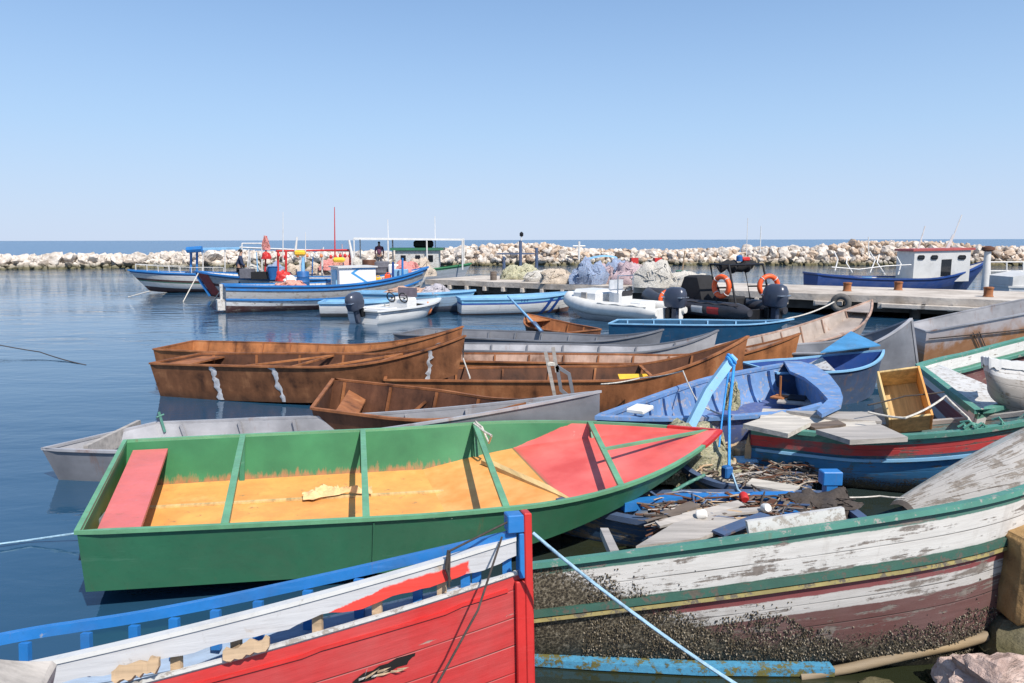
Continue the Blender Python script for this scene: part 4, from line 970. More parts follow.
# ------------------------------------------------------------------ red, white and blue boat in the corner
Prd = PP(x=-3.284, y=2.983, th=0.214, roll=-0.129, pitch=-0.011, L=3.448, B=0.663, ws=0.693, tm=0.189, p=1.050, f0=0.715, fb=0.410, tr=0.156, q=1.382, d=0.05, cb=0.500, rb=0.0, tb=0.95, skew=0.662, sec=1, vee=1.300)
M['rd_out'] = m_bands('red_hull', [(0.235, (0.60, 0.48, 0.46)), (0.30, srgb(190, 38, 36)), (9, srgb(182, 36, 36))], 0.13, wood=(0.36, 0.26, 0.22), plank=0.155, dirt=0.12, rough=0.5, edge=0.004)
M['rd_in'] = m_bands('pale_blue_inside', [(9, srgb(168, 190, 216))], 0.12, dirt=0.12)
rd = boat('timber_boat', 'red timber boat with broken white top planks and a blue far rail, in front', 'boat', Prd, WOODS)
DROP = 0.215
def surf(P, t, z, side, drop):
    best = min((hp(P, t, side, v, drop) for v in np.linspace(0, 1, 80)), key=lambda q: abs(q.z-z)); return best
hull(Prd, ['rd_out', 'rd_in', 'white_worn'], rd, 0.035, nst=44, nv=14, drop=DROP, smooth=45)
def rd_rail(side, z0, z1, t0, t1, mat, name, proud=0.0, thick=0.03, rag=0.0, n=44, seed=1):
    b = MB(); rows = []; r_ = random.Random(seed)
    for t_ in np.linspace(t0, t1, n):
        p = gun(Prd, t_, side); y = p.y+side*proud; lo = z0+(rag*mnoise.fractal(Vector((t_*18, seed, 0)), 1, 2, 3) if rag else 0)
        rows.append([(p.x, y, p.z+lo), (p.x, y, p.z+z1), (p.x, y-side*thick, p.z+z1), (p.x, y-side*thick, p.z+lo)])
    vs = b.loft(rows, close=True)
    for r2_ in (vs[0], vs[-1]): b.bm.faces.new(r2_)
    return b.obj(name, mat, rd, 40)
t = NT('white_plank_with_red_patch')
xo = t.sep(t.obj)[0]
gw_ = t.noise(1, 7, .7, t.stretch(t.obj, (1.2, 26, 26)))
cw = t.mix(t.mapr(t.noise(3, 7, 0.7), 0.58, 0.64, 0, 0.9), t.mix(t.noise(2), (0.40, 0.41, 0.435), (0.52, 0.52, 0.53)), (0.36, 0.29, 0.23))
cw = t.mix(t.mapr(gw_, 0.52, 0.72, 0, 0.6), cw, (0.34, 0.33, 0.34)); cw = t.mix(t.mapr(t.noise(9, 6, .75), 0.62, 0.72, 0, 0.7), cw, (0.22, 0.19, 0.17))
zz = t.sep(t.obj)[2]
rel = t.math('SUBTRACT', zz, t.math('MULTIPLY', xo, 0.187))
red_on = t.math('MULTIPLY', t.mapr(t.math('SUBTRACT', t.math('ADD', xo, t.math('MULTIPLY', t.noise(9, 5, .7), 0.35)), t.math('MULTIPLY', t.math('SUBTRACT', rel, 0.37), 6.0)), 2.52, 2.56), t.mapr(t.math('ADD', xo, t.math('MULTIPLY', t.noise(9), 0.2)), 3.22, 3.24, 1, 0))
red_on = t.math('MULTIPLY', red_on, t.mapr(t.math('ADD', rel, t.math('MULTIPLY', t.noise(14), 0.04)), 0.432, 0.442, 1, 0))
cw = t.mix(red_on, cw, srgb(212, 62, 52)); g_ = t.noise(1, 6, .6, t.stretch(t.obj, (1.5, 20, 30)))
t.bump(g_, 0.35, 0.01); M['white_red'] = t.out(cw, 0.55)
rd_rail(-1, -0.135, -0.036, 0.04, 0.985, 'white_red', 'white_plank', 0.012, 0.028, 0.03, 70, 2)
rd_rail(-1, -0.034, -0.012, 0.0, 0.985, 'white', 'top_rail', 0.022, 0.06)
rd_rail(1, -0.030, 0.022, 0.0, 0.985, 'blue', 'far_rail', 0.012, 0.045)
for side, ts, mt in ((1, [0.08, 0.20, 0.30, 0.38, 0.46, 0.54, 0.63, 0.72, 0.82, 0.9], 'blue'), (-1, [t_px(Prd, -1, x) for x in (173, 233, 316, 376, 443)], 'wood_tan'), (-1, [t_px(Prd, -1, x) for x in (478, 508)], 'blue')):
    for tt in ts:
        p = gun(Prd, tt, side, 0, 0.02); b = MB()
        p.y -= side*0.03; b.bar([p+Vector((0, 0, -0.035)), p+Vector((0.0, 0, -DROP-0.03))], 0.05, 0.03); b.obj('post', mt, rd)
b = MB()   # lower edge moulding and seam of the red side
b.bar([gun(Prd, tt, -1, -DROP+0.002, -0.006) for tt in np.linspace(0, 0.985, 40)], 0.022, 0.016); b.obj('moulding', 'white_worn', rd)
b = MB(); pts = []
for tt in np.linspace(0.0, 0.97, 40):
    p = surf(Prd, tt, float(sheer(Prd, tt))-0.30, -1, DROP); pts.append((p.x, p.y-0.002, p.z))
b.bar(pts, 0.02, 0.016); b.obj('seam_strip', 'red', rd)
for t0, t1, dz, mt in ((t_px(Prd, -1, 222), t_px(Prd, -1, 270), -0.19, 'wood_tan'), (t_px(Prd, -1, 113), t_px(Prd, -1, 162), -0.15, 'wood_tan')):
    a, c_ = gun(Prd, t0, -1, dz, -0.02), gun(Prd, t1, -1, dz+0.015, -0.03); b = MB(); rows = []
    for k in np.linspace(0, 1, 13):
        p = a.lerp(c_, k)+Vector((0, 0, rnd.uniform(-.008, .008))); h = (0.028+0.022*rnd.random())*(0.55 if k in (0.0, 1.0) else 1.0); w = -0.02-0.02*k
        rows.append([(p.x, p.y, p.z-h), (p.x, p.y+w, p.z-h*.6), (p.x, p.y+w*.8, p.z+h), (p.x, p.y, p.z+h*.8)])
    vs = b.loft(rows, close=True); b.bm.faces.new(vs[0]); b.bm.faces.new(vs[-1]); b.obj('broken_plank', mt, rd)
# stem post, red face and blue sides
b = MB(); p0 = gun(Prd, 0.985, 1); zt = loc_of(Prd, at_y(523, 513, float(to_world(Prd, np.array(gun(Prd, 1.0, 1)))[1])-0.02)).z
b.box((Prd['L']+0.012, 0, (zt+(-0.25))/2), (0.045, 0.10, zt+0.25), None, 0, 0.006); b.obj('stem_post', 'red', rd)
b = MB(); b.box((Prd['L']-0.012, 0, (zt-0.38-0.25)/2+0.0), (0.10, 0.085, zt-0.38+0.25), None, 0, 0.006); b.obj('stem_foot', 'red', rd)
b = MB(); b.box((Prd['L']-0.058, -0.0, zt-0.055), (0.092, 0.115, 0.10), None, 0, 0.006); b.obj('stem_block', 'blue', rd)
b = MB(); b.box((Prd['L']-0.026, -0.0, zt-0.235), (0.028, 0.105, 0.25), None, 0, 0.004); b.obj('stem_side', 'blue', rd)
# stove-in hole of the red planks: near-black face, its inner shade painted
hx = t_px(Prd, -1, 385, 0.5); hz = float(sheer(Prd, hx))-0.50
b = MB(); ring = []
for k in range(22):
    a = 2*math.pi*k/22; rr_ = 1+0.45*mnoise.noise(Vector((math.cos(a)*2, math.sin(a)*2, 4)))
    pz = hz+0.030*rr_*math.sin(a)+0.045*math.cos(a); p = surf(Prd, hx+0.075*rr_*math.cos(a)/1.7, pz, -1, DROP); ring.append((p.x, p.y-0.006, p.z))
b.face(ring); b.obj('hole', m_plain('hole_shade', (0.006, 0.005, 0.005), 1.0), rd)
for k in range(9):
    tt = hx+rnd.uniform(-.06, .035); p = surf(Prd, tt, hz-0.02+(tt-hx)*0.35+rnd.uniform(-.02, .02), -1, DROP); l = rnd.uniform(.04, .13); a = rnd.gauss(.35, .35)
    d_ = Vector((l*math.cos(a), -0.01-0.03*rnd.random(), l*math.sin(a))); b = MB()
    b.loft([[p+Vector((0, -.004, .006)), p+Vector((0, -.004, -.006))], [p+d_*.5+Vector((0, -.008, .007)), p+d_*.5+Vector((0, -.01, -.004))], [p+d_, p+d_+Vector((0, 0, .002))]]); b.obj('splinter', 'wood_tan' if k % 3 else 'wood_pale', rd)
# ------------------------------------------------------------------ boats moored farther out
FAR = 'fishing boats moored farther out'
def far_boat(name, label, P, bands, rail='blue', inn='white_worn', fz=0.4, group=FAR, strakes=(), foul=None, wear=0.22, gw=0.09, deck_m='wood_pale', cat='boat'):
    r = boat(name, label, cat, P, group)
    m = m_bands('hull_bands', bands, wear, dirt=0.35, plank=0.2, fouling=foul)
    hull(P, [m, inn, rail], r, 0.05, nst=34); gunwale(P, rail, r, gw, 0.07, 0.02)
    floor(P, deck_m, r, fz, 0.02, 0.93, th=0.05)
    for d, mm in strakes: strake(P, mm, r, d, 0.05, 0.06, sides=(-1, 1), t1=0.97)
    return r
def rails(P, m, parent, t0, t1, h, n, r=0.014, name='railing'):
    b = MB()
    for s in (-1, 1):
        top = []
        for t_ in np.linspace(t0, t1, n):
            p = gun(P, t_, s, 0.03, 0.03); b.tube([p, p+Vector((0, 0, h))], r, 5); top.append(p+Vector((0, 0, h)))
        b.tube(top, r, 5)
    return b.obj(name, m, parent)
WC = dict(sec=1, cb=.55, vee=1.3, tb=.6, rb=.15, p=2.6, tm=.5)
wht, grw, blu, drk = (0.68, 0.68, 0.67), (0.46, 0.48, 0.50), srgb(34, 92, 150), srgb(74, 42, 38)
Pfl = PP(z=0.12, x=-13.494, y=40.061, th=-2.682, L=6.853, B=2.2, f0=0.812, fb=0.252, tr=0.3, d=0.2, rake=0.9, **WC)
fl = far_boat('fishing_boat', 'white fishing boat with blue rail and white stanchions, the outermost at the left', Pfl, [(0.10, blu), (0.36, (0.55, 0.55, 0.55)), (0.47, drk), (0.53, srgb(70, 120, 100)), (0.80, wht), (9, srgb(64, 30, 32))])
rails(Pfl, 'white_metal', fl, 0.35, 0.95, 0.32, 9)
b = MB(); z_ = 2.42
for px in (191, 197): 
    for dy in (0, 1.2): b.tube([loc_of(Pfl, at_y(px, 272, 38.6+dy)), loc_of(Pfl, at_y(px, 248, 38.6+dy))], 0.06, 6)
b.obj('canopy_frame', 'blue', fl)
b = MB(); a = [loc_of(Pfl, at_y(px, py, yy)) for px, py, yy in ((188, 248.5, 38.3), (252, 247.5, 38.3), (252, 247.0, 40.2), (188, 248.0, 40.2))]
b.slab(a, 0.10); b.obj('canopy', 'blue_pale', fl)
b = MB(); b.tube([loc_of(Pfl, at_y(187, 250, 38.2)), loc_of(Pfl, at_y(202, 249, 38.2))], 0.16, 8); b.obj('rolled_tarp', 'blue', fl)
for px in (203, 225, 250): b = MB(); b.tube([loc_of(Pfl, at_y(px, 272, 38.4)), loc_of(Pfl, at_y(px, 248, 38.4))], 0.03, 5); b.obj('canopy_post', 'white_metal', fl)

Pst = PP(z=0.12, x=-6.502, y=33.045, th=3.078, L=8.221, B=2.2, f0=0.833, fb=0.309, tr=0.3, d=0.2, rake=0.7, **WC)
rs_ = far_boat('fishing_boat', 'blue grey fishing boat with a red and blue stem, second from the left', Pst, [(0.10, srgb(46, 92, 136)), (0.42, (0.36, 0.37, 0.38)), (0.55, drk), (0.78, (0.5, 0.5, 0.5)), (9, srgb(80, 34, 32))], wear=0.35)
b = MB(); b.bar([hp(Pst, 1.0, 1, v)+Vector((0.03, 0, 0)) for v in np.linspace(0.1, 1.03, 8)], 0.14, 0.10); b.obj('stem', 'blue', rs_)
b = MB(); rows = []
for v in np.linspace(0.25, 0.98, 8):
    a, c_ = hp(Pst, 0.90, 1, v), hp(Pst, 0.985, 1, v); n_ = Vector((0.004, 0.02, 0)); rows.append([a+n_, a.lerp(c_, .5)+n_*1.6, c_+n_])
b.loft(rows); b.obj('red_bow_panel', m_paint('dull_red_paint', srgb(140, 58, 48), .25), rs_)

Pmb = PP(z=0.12, x=-10.855, y=27.145, th=0.517, L=8.318, B=2.2, ws=0.45, f0=0.803, fs=0.1, fb=0.598, tr=0.414, q=2.03, d=0.25, cb=0.55, rb=0.15, rake=0.7, sec=1, vee=1.3, tb=.6, p=2.6, tm=.5)
mb = far_boat('fishing_boat', 'large weathered fishing boat with white cabin, blue zigzag and white stern post', Pmb, [(0.12, srgb(46, 98, 146)), (0.46, (0.36, 0.36, 0.36)), (0.56, srgb(44, 110, 160)), (0.74, (0.66, 0.67, 0.68)), (9, srgb(70, 34, 34))], wear=0.38, fz=0.55,
              strakes=((0.13, 'blue'), (0.50, 'blue')))
b = MB(); b.sweep([Vector((-0.06, 0, 0.25)), Vector((-0.06, 0, 0.95))], [(-0.07, -0.09), (0.07, -0.09), (0.07, 0.09), (-0.07, 0.09)], up=(1, 0, 0))
b.slab([(-0.28, -0.20, 0.38), (0.02, -0.20, 0.38), (0.02, 0.20, 0.38), (-0.28, 0.20, 0.38)], 0.40)
pst = b.obj('stern_post', 'white_worn', mb)
# cabin
ca = loc_of(Pmb, at(352, 288, 0.6)); cx, cy = 5.0, 0.0
t = NT('cabin_white_zigzag'); o3 = t.sep(t.obj)
tri = t.math('PINGPONG', t.math('MULTIPLY', t.math('SUBTRACT', o3[2], 0.55), 1.0), 0.36)
line = t.math('ABSOLUTE', t.math('SUBTRACT', t.math('ADD', t.math('MULTIPLY', o3[0], 1.0), t.math('MULTIPLY', tri, -1.5)), 4.78))
zig = t.math('MULTIPLY', t.mapr(line, 0.07, 0.085, 1, 0), t.mapr(o3[1], -0.6, -0.55, 1, 0))
edge_ = t.math('MULTIPLY', t.mapr(o3[2], 1.42, 1.43), t.mapr(o3[0], 4.75, 4.76))
cc_ = t.mix(t.math('MAXIMUM', zig, edge_), (0.72, 0.72, 0.73), srgb(60, 140, 196))
cc_ = t.mix(t.mapr(t.noise(3, 6, .7), .62, .75, 0, .5), cc_, (0.45, 0.36, 0.3)); t.bump(t.noise(8), .1, .01); M['cabin'] = t.out(cc_, 0.5)
b = MB(); b.slab([(4.25, -0.62, 1.50), (5.75, -0.62, 1.50), (5.75, 0.62, 1.50), (4.25, 0.62, 1.50)], 0.93); cab = b.obj('cabin', 'cabin', mb)
b = MB(); b.slab([(4.18, -0.70, 1.54), (5.82, -0.70, 1.54), (5.82, 0.70, 1.54), (4.18, 0.70, 1.54)], 0.06); b.obj('cabin_roof', 'white', cab)
b = MB(); b.box((4.22, 0.0, 1.0), (0.06, 0.62, 0.78), None, 0, 0.01); b.obj('door', 'blue_pale', cab)

Pwd = PP(x=-6.80, y=25.75, th=0.05, L=3.0, B=1.25, f0=0.5, fb=0.12, tr=.4, d=0.1, ws=.85, rake=.3, **WC)
wd = far_boat('dinghy', 'white dinghy with a pale blue rim, half hidden behind the speedboat', Pwd, [(0.10, srgb(140, 180, 208)), (0.36, wht), (9, srgb(96, 90, 84))], 'blue_pale', 'blue_pale', 0.12, cat='boat', wear=.12)
Pnd = PP(x=-6.00, y=28.1, th=-0.20, L=4.7, B=1.3, f0=0.68, fb=0.12, tr=.4, d=0.1, ws=.85, rake=.3, **WC)
nd_ = far_boat('dinghy', 'light blue dinghy piled with orange brown nets, behind the speedboat', Pnd, [(0.14, srgb(116, 176, 212)), (0.5, srgb(150, 176, 200)), (9, srgb(90, 96, 110))], 'blue_pale', 'blue_pale', 0.4, wear=.2)
Pws = PP(x=-1.918, y=26.222, th=0.230, L=4.344, B=1.5, ws=0.75, f0=0.584, fb=0.149, tr=0.4, d=0.1, rake=0.2, **{**WC})
ws_ = far_boat('skiff', 'white skiff with a pale blue rail and slanted blue bow stripes, by the pier', Pws, [(0.13, srgb(122, 186, 216)), (0.20, srgb(40, 84, 160)), (0.52, wht), (9, srgb(110, 80, 70))], 'blue_pale', 'blue_pale', 0.25, wear=.1)
for t0 in (0.64, 0.72):
    rows = []
    for v in np.linspace(0.30, 0.93, 10):
        p0, p1 = hp(Pws, t0+0.13*v, -1, v), hp(Pws, t0+0.13*v+0.035, -1, v); n_ = Vector((0.004, -0.012, -0.004)); rows.append([p0+n_, p1+n_])
    b = MB(); b.loft(rows); b.obj('bow_stripe', 'blue_navy', ws_)
b = MB(); rw = random.Random(4)
for i, xx in enumerate((0.50, 0.525, 0.55)):   # small dark registration strokes on the rail band
    p = hp(Pws, xx, -1, 0.93); b.box(p+Vector((0, -0.015, 0)), (0.05, 0.012, 0.06), Matrix.Rotation(0.3*(i-1), 3, 'Y'))
b.obj('registration_marks', 'blue_navy', ws_)

# speedboat with outboard
def outboard(parent, loc, rz, cowl='engine', s=1.0, tilt=0.0):
    e = bpy.data.objects.new('outboard_motor', None); col.objects.link(e); e.parent = parent; e.location = loc; e.rotation_euler = (0, tilt, rz); e.scale = (s, s, s)
    b = MB(); rows = []
    for z, w, l, xo in ((0.0, .10, .20, 0), (0.04, .19, .30, 0), (0.20, .21, .34, 0), (0.40, .20, .33, -.01), (0.52, .16, .27, -.02), (0.575, .08, .15, -.03)):
        rows.append([Vector((xo+l*(abs(math.cos(a))**.75)*math.copysign(1, math.cos(a)), w*(abs(math.sin(a))**.75)*math.copysign(1, math.sin(a)), z)) for a in np.linspace(0, 2*math.pi, 21)[:-1]])
    vs = b.loft(rows, close=True); b.bm.faces.new(vs[0]); b.bm.faces.new(vs[-1]); b.obj('cowl', cowl, e, 50)
    b = MB(); b.box((-0.02, 0, -0.22), (0.20, 0.13, 0.46), None, 0, .03); b.box((-0.04, 0, -0.52), (0.34, 0.16, 0.025), None, 0, .008); b.box((-0.03, 0, -0.62), (0.14, 0.05, 0.2), None, 0, .02); b.obj('drive_leg', 'engine', e, 40)
    b = MB(); b.lathe([(0.02, -.12), (0.05, -.05), (0.055, .1), (0.02, .22)], 10, (-0.05, 0, -0.72), Matrix.Rotation(math.pi/2, 3, 'Y')); b.obj('gear_case', 'engine', e, 50)
    b = MB()
    for k in range(3):
        a = k*2.094; b.face([(-0.26, 0.03*math.cos(a), -0.72+0.03*math.sin(a)), (-0.28, 0.12*math.cos(a-.35), -0.72+0.12*math.sin(a-.35)), (-0.24, 0.13*math.cos(a+.35), -0.72+0.13*math.sin(a+.35))])
    b.obj('propeller', 'black', e)
    b = MB(); b.box((0.17, 0, -0.15), (0.16, 0.22, 0.28), None, 0, .02); b.obj('bracket', 'black', e)
    b = MB(); b.box((-0.0, 0, 0.30), (0.36*2*0.945, 0.36, 0.03), None, 0, .01); b.obj('cowl_band', 'chrome', e)
    return e
Psp = PP(x=-4.85, y=23.35, th=1.02, L=4.1, B=1.5, ws=.92, f0=.42, fb=.10, tr=.3, d=.15, rake=.7, sec=1, cb=.4, vee=1.0, tb=.5, rb=.25, p=2.4, tm=.4)
sp_ = boat('speedboat', 'white open speedboat with a grey outboard motor and twin steering wheels', 'boat', Psp)
hull(Psp, [m_bands('gelcoat_bands', [(0.10, (0.76, 0.76, 0.75)), (0.125, (0.3, 0.33, 0.4)), (9, (0.76, 0.76, 0.75))], 0.03, dirt=.12, plank=5), 'gel', 'gel'], sp_, 0.06); gunwale(Psp, 'gel', sp_, 0.16, 0.05, 0.015); floor(Psp, 'gel', sp_, 0.12); deck(Psp, 'gel', sp_, 0.62, 0.985, 0.03)
b = MB(); b.box((2.0, 0, 0.42), (0.5, 0.9, 0.62), None, 0, .06); b.obj('console', 'gel', sp_)
for yy in (-0.28, 0.28):
    b = MB(); b.torus((1.70, yy, 0.74), 0.17, 0.022, Matrix.Rotation(math.radians(72), 3, 'Y'), 20, 6); b.bar([(1.70, yy-.16, .74), (1.70, yy+.16, .74)], .02, .02); b.tube([(1.70, yy, .74), (1.80, yy, .70)], .025, 6); b.obj('steering_wheel', 'black', sp_)
b = MB(); b.slab([(2.25, -0.42, 1.05), (2.25, 0.42, 1.05), (2.27, 0.42, 1.05), (2.27, -0.42, 1.05)], 0.32); b.obj('windscreen', m_plain('tinted_screen', (0.16, 0.13, 0.15), 0.1), sp_)
b = MB(); b.box((0.9, 0, 0.32), (0.4, 1.1, 0.3), None, 0, .04); b.obj('seat', 'gel', sp_)
outboard(sp_, (-0.30, 0.0, 0.48), 0.0, tilt=-0.25)
b = MB(); b.lathe([(0.02, -.2), (.11, -.14), (.15, 0), (.11, .14), (.03, .2), (.03, .26)], 14); tag(b.obj('fender_buoy', 'buoy', None, 60, loc=tuple(at(428, 309, 0.27))), 'faded orange buoy hanging on the side of the white speedboat', 'buoy')

# inflatables
def inflatable(P, label, tube_m, fl_m, group, rad=0.24, name='inflatable_boat'):
    r = boat(name, label, 'boat', P, group); L_, B_ = P['L'], P['B']; zt = P['f0']
    pts = []
    for s in (1, -1):
        seg = []
        for t_ in np.linspace(0, 1, 22):
            x = t_*L_; w = (B_/2-rad)*(1 if t_ < .55 else max(0.0, math.cos((t_-.55)/.45*math.pi/2))**.7); seg.append(Vector((x, s*w, zt+0.20*max(0, (t_-.5)/.5)**2)))
        pts += seg if s == 1 else seg[-2::-1]
    prof = []
    b = MB(); n = len(pts); rings = []
    for i, p in enumerate(pts):
        a, c_ = pts[max(0, i-1)], pts[min(n-1, i+1)]; T = (c_-a).normalized(); S = T.cross(Vector((0, 0, 1))).normalized(); U = S.cross(T)
        k = 1.0 if 2 <= i <= n-3 else (0.82 if i in (1, n-2) else 0.45)
        rings.append([p+(S*math.cos(q)+U*math.sin(q))*rad*k for q in np.linspace(0, 2*math.pi, 15)[:-1]])
    vs = b.loft(rings, close=True); b.bm.faces.new(vs[0]); b.bm.faces.new(vs[-1]); b.obj('tube', tube_m, r, 60)
    b = MB(); rows = []
    for t_ in np.linspace(0.02, 0.97, 14):
        x = t_*L_; w = (B_/2-rad)*(1 if t_ < .55 else max(0.02, math.cos((t_-.55)/.45*math.pi/2))**.7); k = max(0, (t_-.5)/.5)**2*0.4
        rows.append([(x, w, 0.18+k), (x, w*.7, -0.15+k*1.2), (x, 0, -0.3+k*1.6), (x, -w*.7, -0.15+k*1.2), (x, -w, 0.18+k)])
    vs = b.loft(rows, close=True); b.bm.faces.new(vs[0]); b.bm.faces.new(vs[-1]); b.obj('hull', fl_m, r, 40)
    b = MB(); b.box((0.12, 0, 0.30), (0.08, B_-2*rad, 0.5), None, 0, .02); b.obj('transom', fl_m, r)
    b = MB()
    for s in (1, -1):
        b.tube([Vector((x, s*(B_/2-rad+rad*0.72), zt+rad*0.72)) + Vector((0, 0, .02*math.sin(x*9))) for x in np.linspace(0.3, .52*L_, 26)], 0.012, 5)
    b.obj('grab_line', 'rope_dark' if tube_m == 'rib_black' else 'rope', r)
    return r
def lifering(label, c, eul, s=0.30):
    r = thing('life_ring', label, 'life ring', c, eul, 'orange life rings')
    b = MB(); b.torus((0, 0, 0), s, s*.26, None, 28, 10); b.obj('ring', 'orange', r, 60)
    for k in range(4):
        a = k*math.pi/2+.78; b = MB(); b.torus((s*math.cos(a), s*math.sin(a), 0), s*.265, s*.05, Matrix.Rotation(a, 3, 'Z') @ Matrix.Rotation(math.pi/2, 3, 'X'), 14, 5); b.obj('band', 'white_metal', r)
    return r
Pwi = PP(x=5.1, y=22.9, th=2.30, L=4.5, B=2.0, f0=0.42)
wi = inflatable(Pwi, 'white inflatable boat with a dark outboard and clear console screen', 'rib_white', 'gel', 'inflatable boats by the pier')
b = MB(); b.box((2.1, 0.0, 0.62), (0.55, 0.7, 0.75), None, 0, .07); b.obj('console', 'gel', wi)
b = MB(); b.box((1.84, 0, .82), (0.03, .55, .4), Matrix.Rotation(-.25, 3, 'Y'), 0, .01); b.obj('dashboard', 'rib_black', wi)
b = MB(); b.slab([(2.3, -.36, 1.35), (2.3, .36, 1.35), (2.33, .36, 1.35), (2.33, -.36, 1.35)], .36); b.obj('windscreen', m_plain('clear_screen', (0.45, 0.48, 0.52), 0.1), wi)
b = MB()
for s in (-.4, .4): b.tube([(1.9, s, .9), (1.9, s, 1.5)], .02, 6)
b.tube([(1.9, -.4, 1.5), (1.9, .4, 1.5)], .02, 6); b.obj('console_rail', 'chrome', wi)
b = MB(); b.torus((1.80, 0, 0.98), .17, .02, Matrix.Rotation(math.radians(65), 3, 'Y'), 18, 6); b.obj('steering_wheel', 'black', wi)
b = MB(); b.box((3.25, 0, .74), (1.25, 1.15, .50), None, 0, .12); b.box((3.25, .585, .80), (.24, .04, .2), None, 1); b.obj('bow_locker', ['gel', 'wood_grey'], wi)
b = MB(); b.box((1.15, 0, .45), (.5, .8, .5), None, 0, .06); b.obj('seat', 'gel', wi)
outboard(wi, (-0.22, 0.15, 0.56), 0.0, s=1.15)
lifering('orange life ring hanging behind the dark outboard of the white inflatable', tuple(at_y(668, 299.5, 24.6)), (math.pi/2, 0, 0.2), 0.28)
Pbi = PP(x=8.0, y=22.4, th=2.10, L=5.6, B=2.15, f0=0.46)
bi = inflatable(Pbi, 'black inflatable patrol boat with a roll bar, canvas cover and navy outboard', 'rib_black', 'black', 'inflatable boats by the pier', 0.27)
b = MB(); rows = []
for z, w, l, xo in ((.2, .50, .55, 0), (.6, .50, .55, 0), (1.05, .46, .45, .05), (1.42, .40, .30, .1), (1.48, .3, .2, .1)):
    rows.append([Vector((2.9+xo+l*c1+.03*mnoise.noise(Vector((c1*3, s1*3, z*4))), w*s1+.03*mnoise.noise(Vector((s1*3, c1*3, z*5))), z)) for c1, s1 in ((1, -1), (1, 0), (1, 1), (0, 1.05), (-1, 1), (-1, 0), (-1, -1), (0, -1.05))])
vs = b.loft(rows, close=True); b.bm.faces.new(vs[-1]); b.obj('canvas_cover', 'cover', bi, 30)
b = MB()
for s in (-.78, .78): b.tube([(0.55, s, .5), (0.95, s, 1.9), (1.75, s, 1.92), (1.35, s, .5)], .035, 8); b.tube([(0.75, s, 1.2), (1.5, s, 1.15)], .03, 6)
for x in (0.95, 1.75): b.tube([(x, -.78, 1.9), (x, .78, 1.9)], .035, 8)
b.obj('roll_bar', 'black', bi)
b = MB(); pts = [Vector((1.3+.12*math.sin(k), -.74+1.48*k/14, 1.84+.09*math.sin(k*1.7))) for k in range(15)]
b.tube(pts, .15, 8); b.obj('rolled_cover', 'cover', bi, 60)
b = MB(); b.lathe([(.10, 0), (.10, .16), (.05, .2)], 12, (1.2, .05, 2.0)); b.box((1.2, -.22, 2.07), (.16, .34, .13), None, 1, .03); b.obj('beacon', ['plastic_blue', 'red'], bi, 40)
b = MB(); b.tube([(1.5, -.6, 1.9), (1.5, -.6, 3.4)], .012, 5); b.obj('antenna', 'white_metal', bi)
b = MB(); b.box((1.6, 0, .55), (.8, .8, .6), None, 0, .06); b.obj('seat', 'cover', bi)
for (x0, c_) in ((1.75, 'white_metal'), (1.05, 'red')):   # pale and red name patches on the near tube
    rows = []
    for q in np.linspace(-0.5, 0.35, 5):
        a = q; rows.append([Vector((x, (Pbi['B']/2-.27)+.274*math.cos(a), .46+.274*math.sin(a))) for x in np.linspace(x0, x0+.5, 4)])
    b = MB(); b.loft(rows); b.obj('name_patch', c_, bi)
outboard(bi, (-0.24, 0, 0.62), 0.0, cowl='engine', s=1.25)
lifering('orange life ring on the roll bar of the black inflatable, next to the canvas cover', tuple(wld(Pbi, (1.15, 0.86, 1.22))), (math.pi/2, 0, 2.10+0.0), 0.31)
lifering('orange life ring on the roll bar of the black inflatable, above its outboard', tuple(wld(Pbi, (0.55, -0.62, 1.22))), (math.pi/2, 0, 2.10+1.2), 0.31)

# green and white boat beyond the pier end
Pgr = PP(x=-10.9, y=46, th=0.02, L=8.3, B=2.4, f0=.85, fb=.35, tr=.5, d=.3, rake=.7, **WC)
gr_ = far_boat('fishing_boat', 'green trimmed fishing boat with a white canopy frame, behind the pier end', Pgr, [(0.14, srgb(60, 120, 84)), (0.5, (0.34, 0.38, 0.42)), (9, (0.42, 0.44, 0.48))], m_paint('rail_green', srgb(58, 128, 84), .2), 'white_worn', .5)
b = MB(); b.slab([(3.6, -.8, 2.05), (6.3, -.8, 2.05), (6.3, .8, 2.05), (3.6, .8, 2.05)], 1.5); cb_ = b.obj('cabin', 'white_worn', gr_)
b = MB(); b.slab([(3.3, -.95, 2.22), (6.6, -.95, 2.22), (6.6, .95, 2.22), (3.3, .95, 2.22)], .16); b.obj('cabin_roof', 'green', cb_)
for x in (4.1, 5.0, 5.8):
    b = MB(); b.box((x, -.81, 1.55), (.32, .04, .42), None, 0, .02); b.obj('window', 'glass', cb_)
b = MB(); b.slab([(1.1, -1.05, 2.86), (7.8, -1.05, 2.78), (7.8, 1.05, 2.78), (1.1, 1.05, 2.86)], .12); b.obj('canopy', 'plastic_white', gr_)
for x in (1.1, 3.2, 5.6, 7.8):
    for s in (-1, 1): b = MB(); b.tube([(x, s, .85), (x, s, 2.8)], .05, 6); b.obj('canopy_post', 'white_metal', gr_)
b = MB(); b.box((5.3, 0, 2.45), (1.2, .9, .45), None, 0, .1); b.obj('dark_gear', 'cover', gr_)
for x, z_ in ((6.0, 4.2), (3.0, 4.0)): b = MB(); b.tube([(x, 0.5, 2.2), (x, .5, z_)], .025, 5); b.obj('antenna', 'white_metal', gr_)

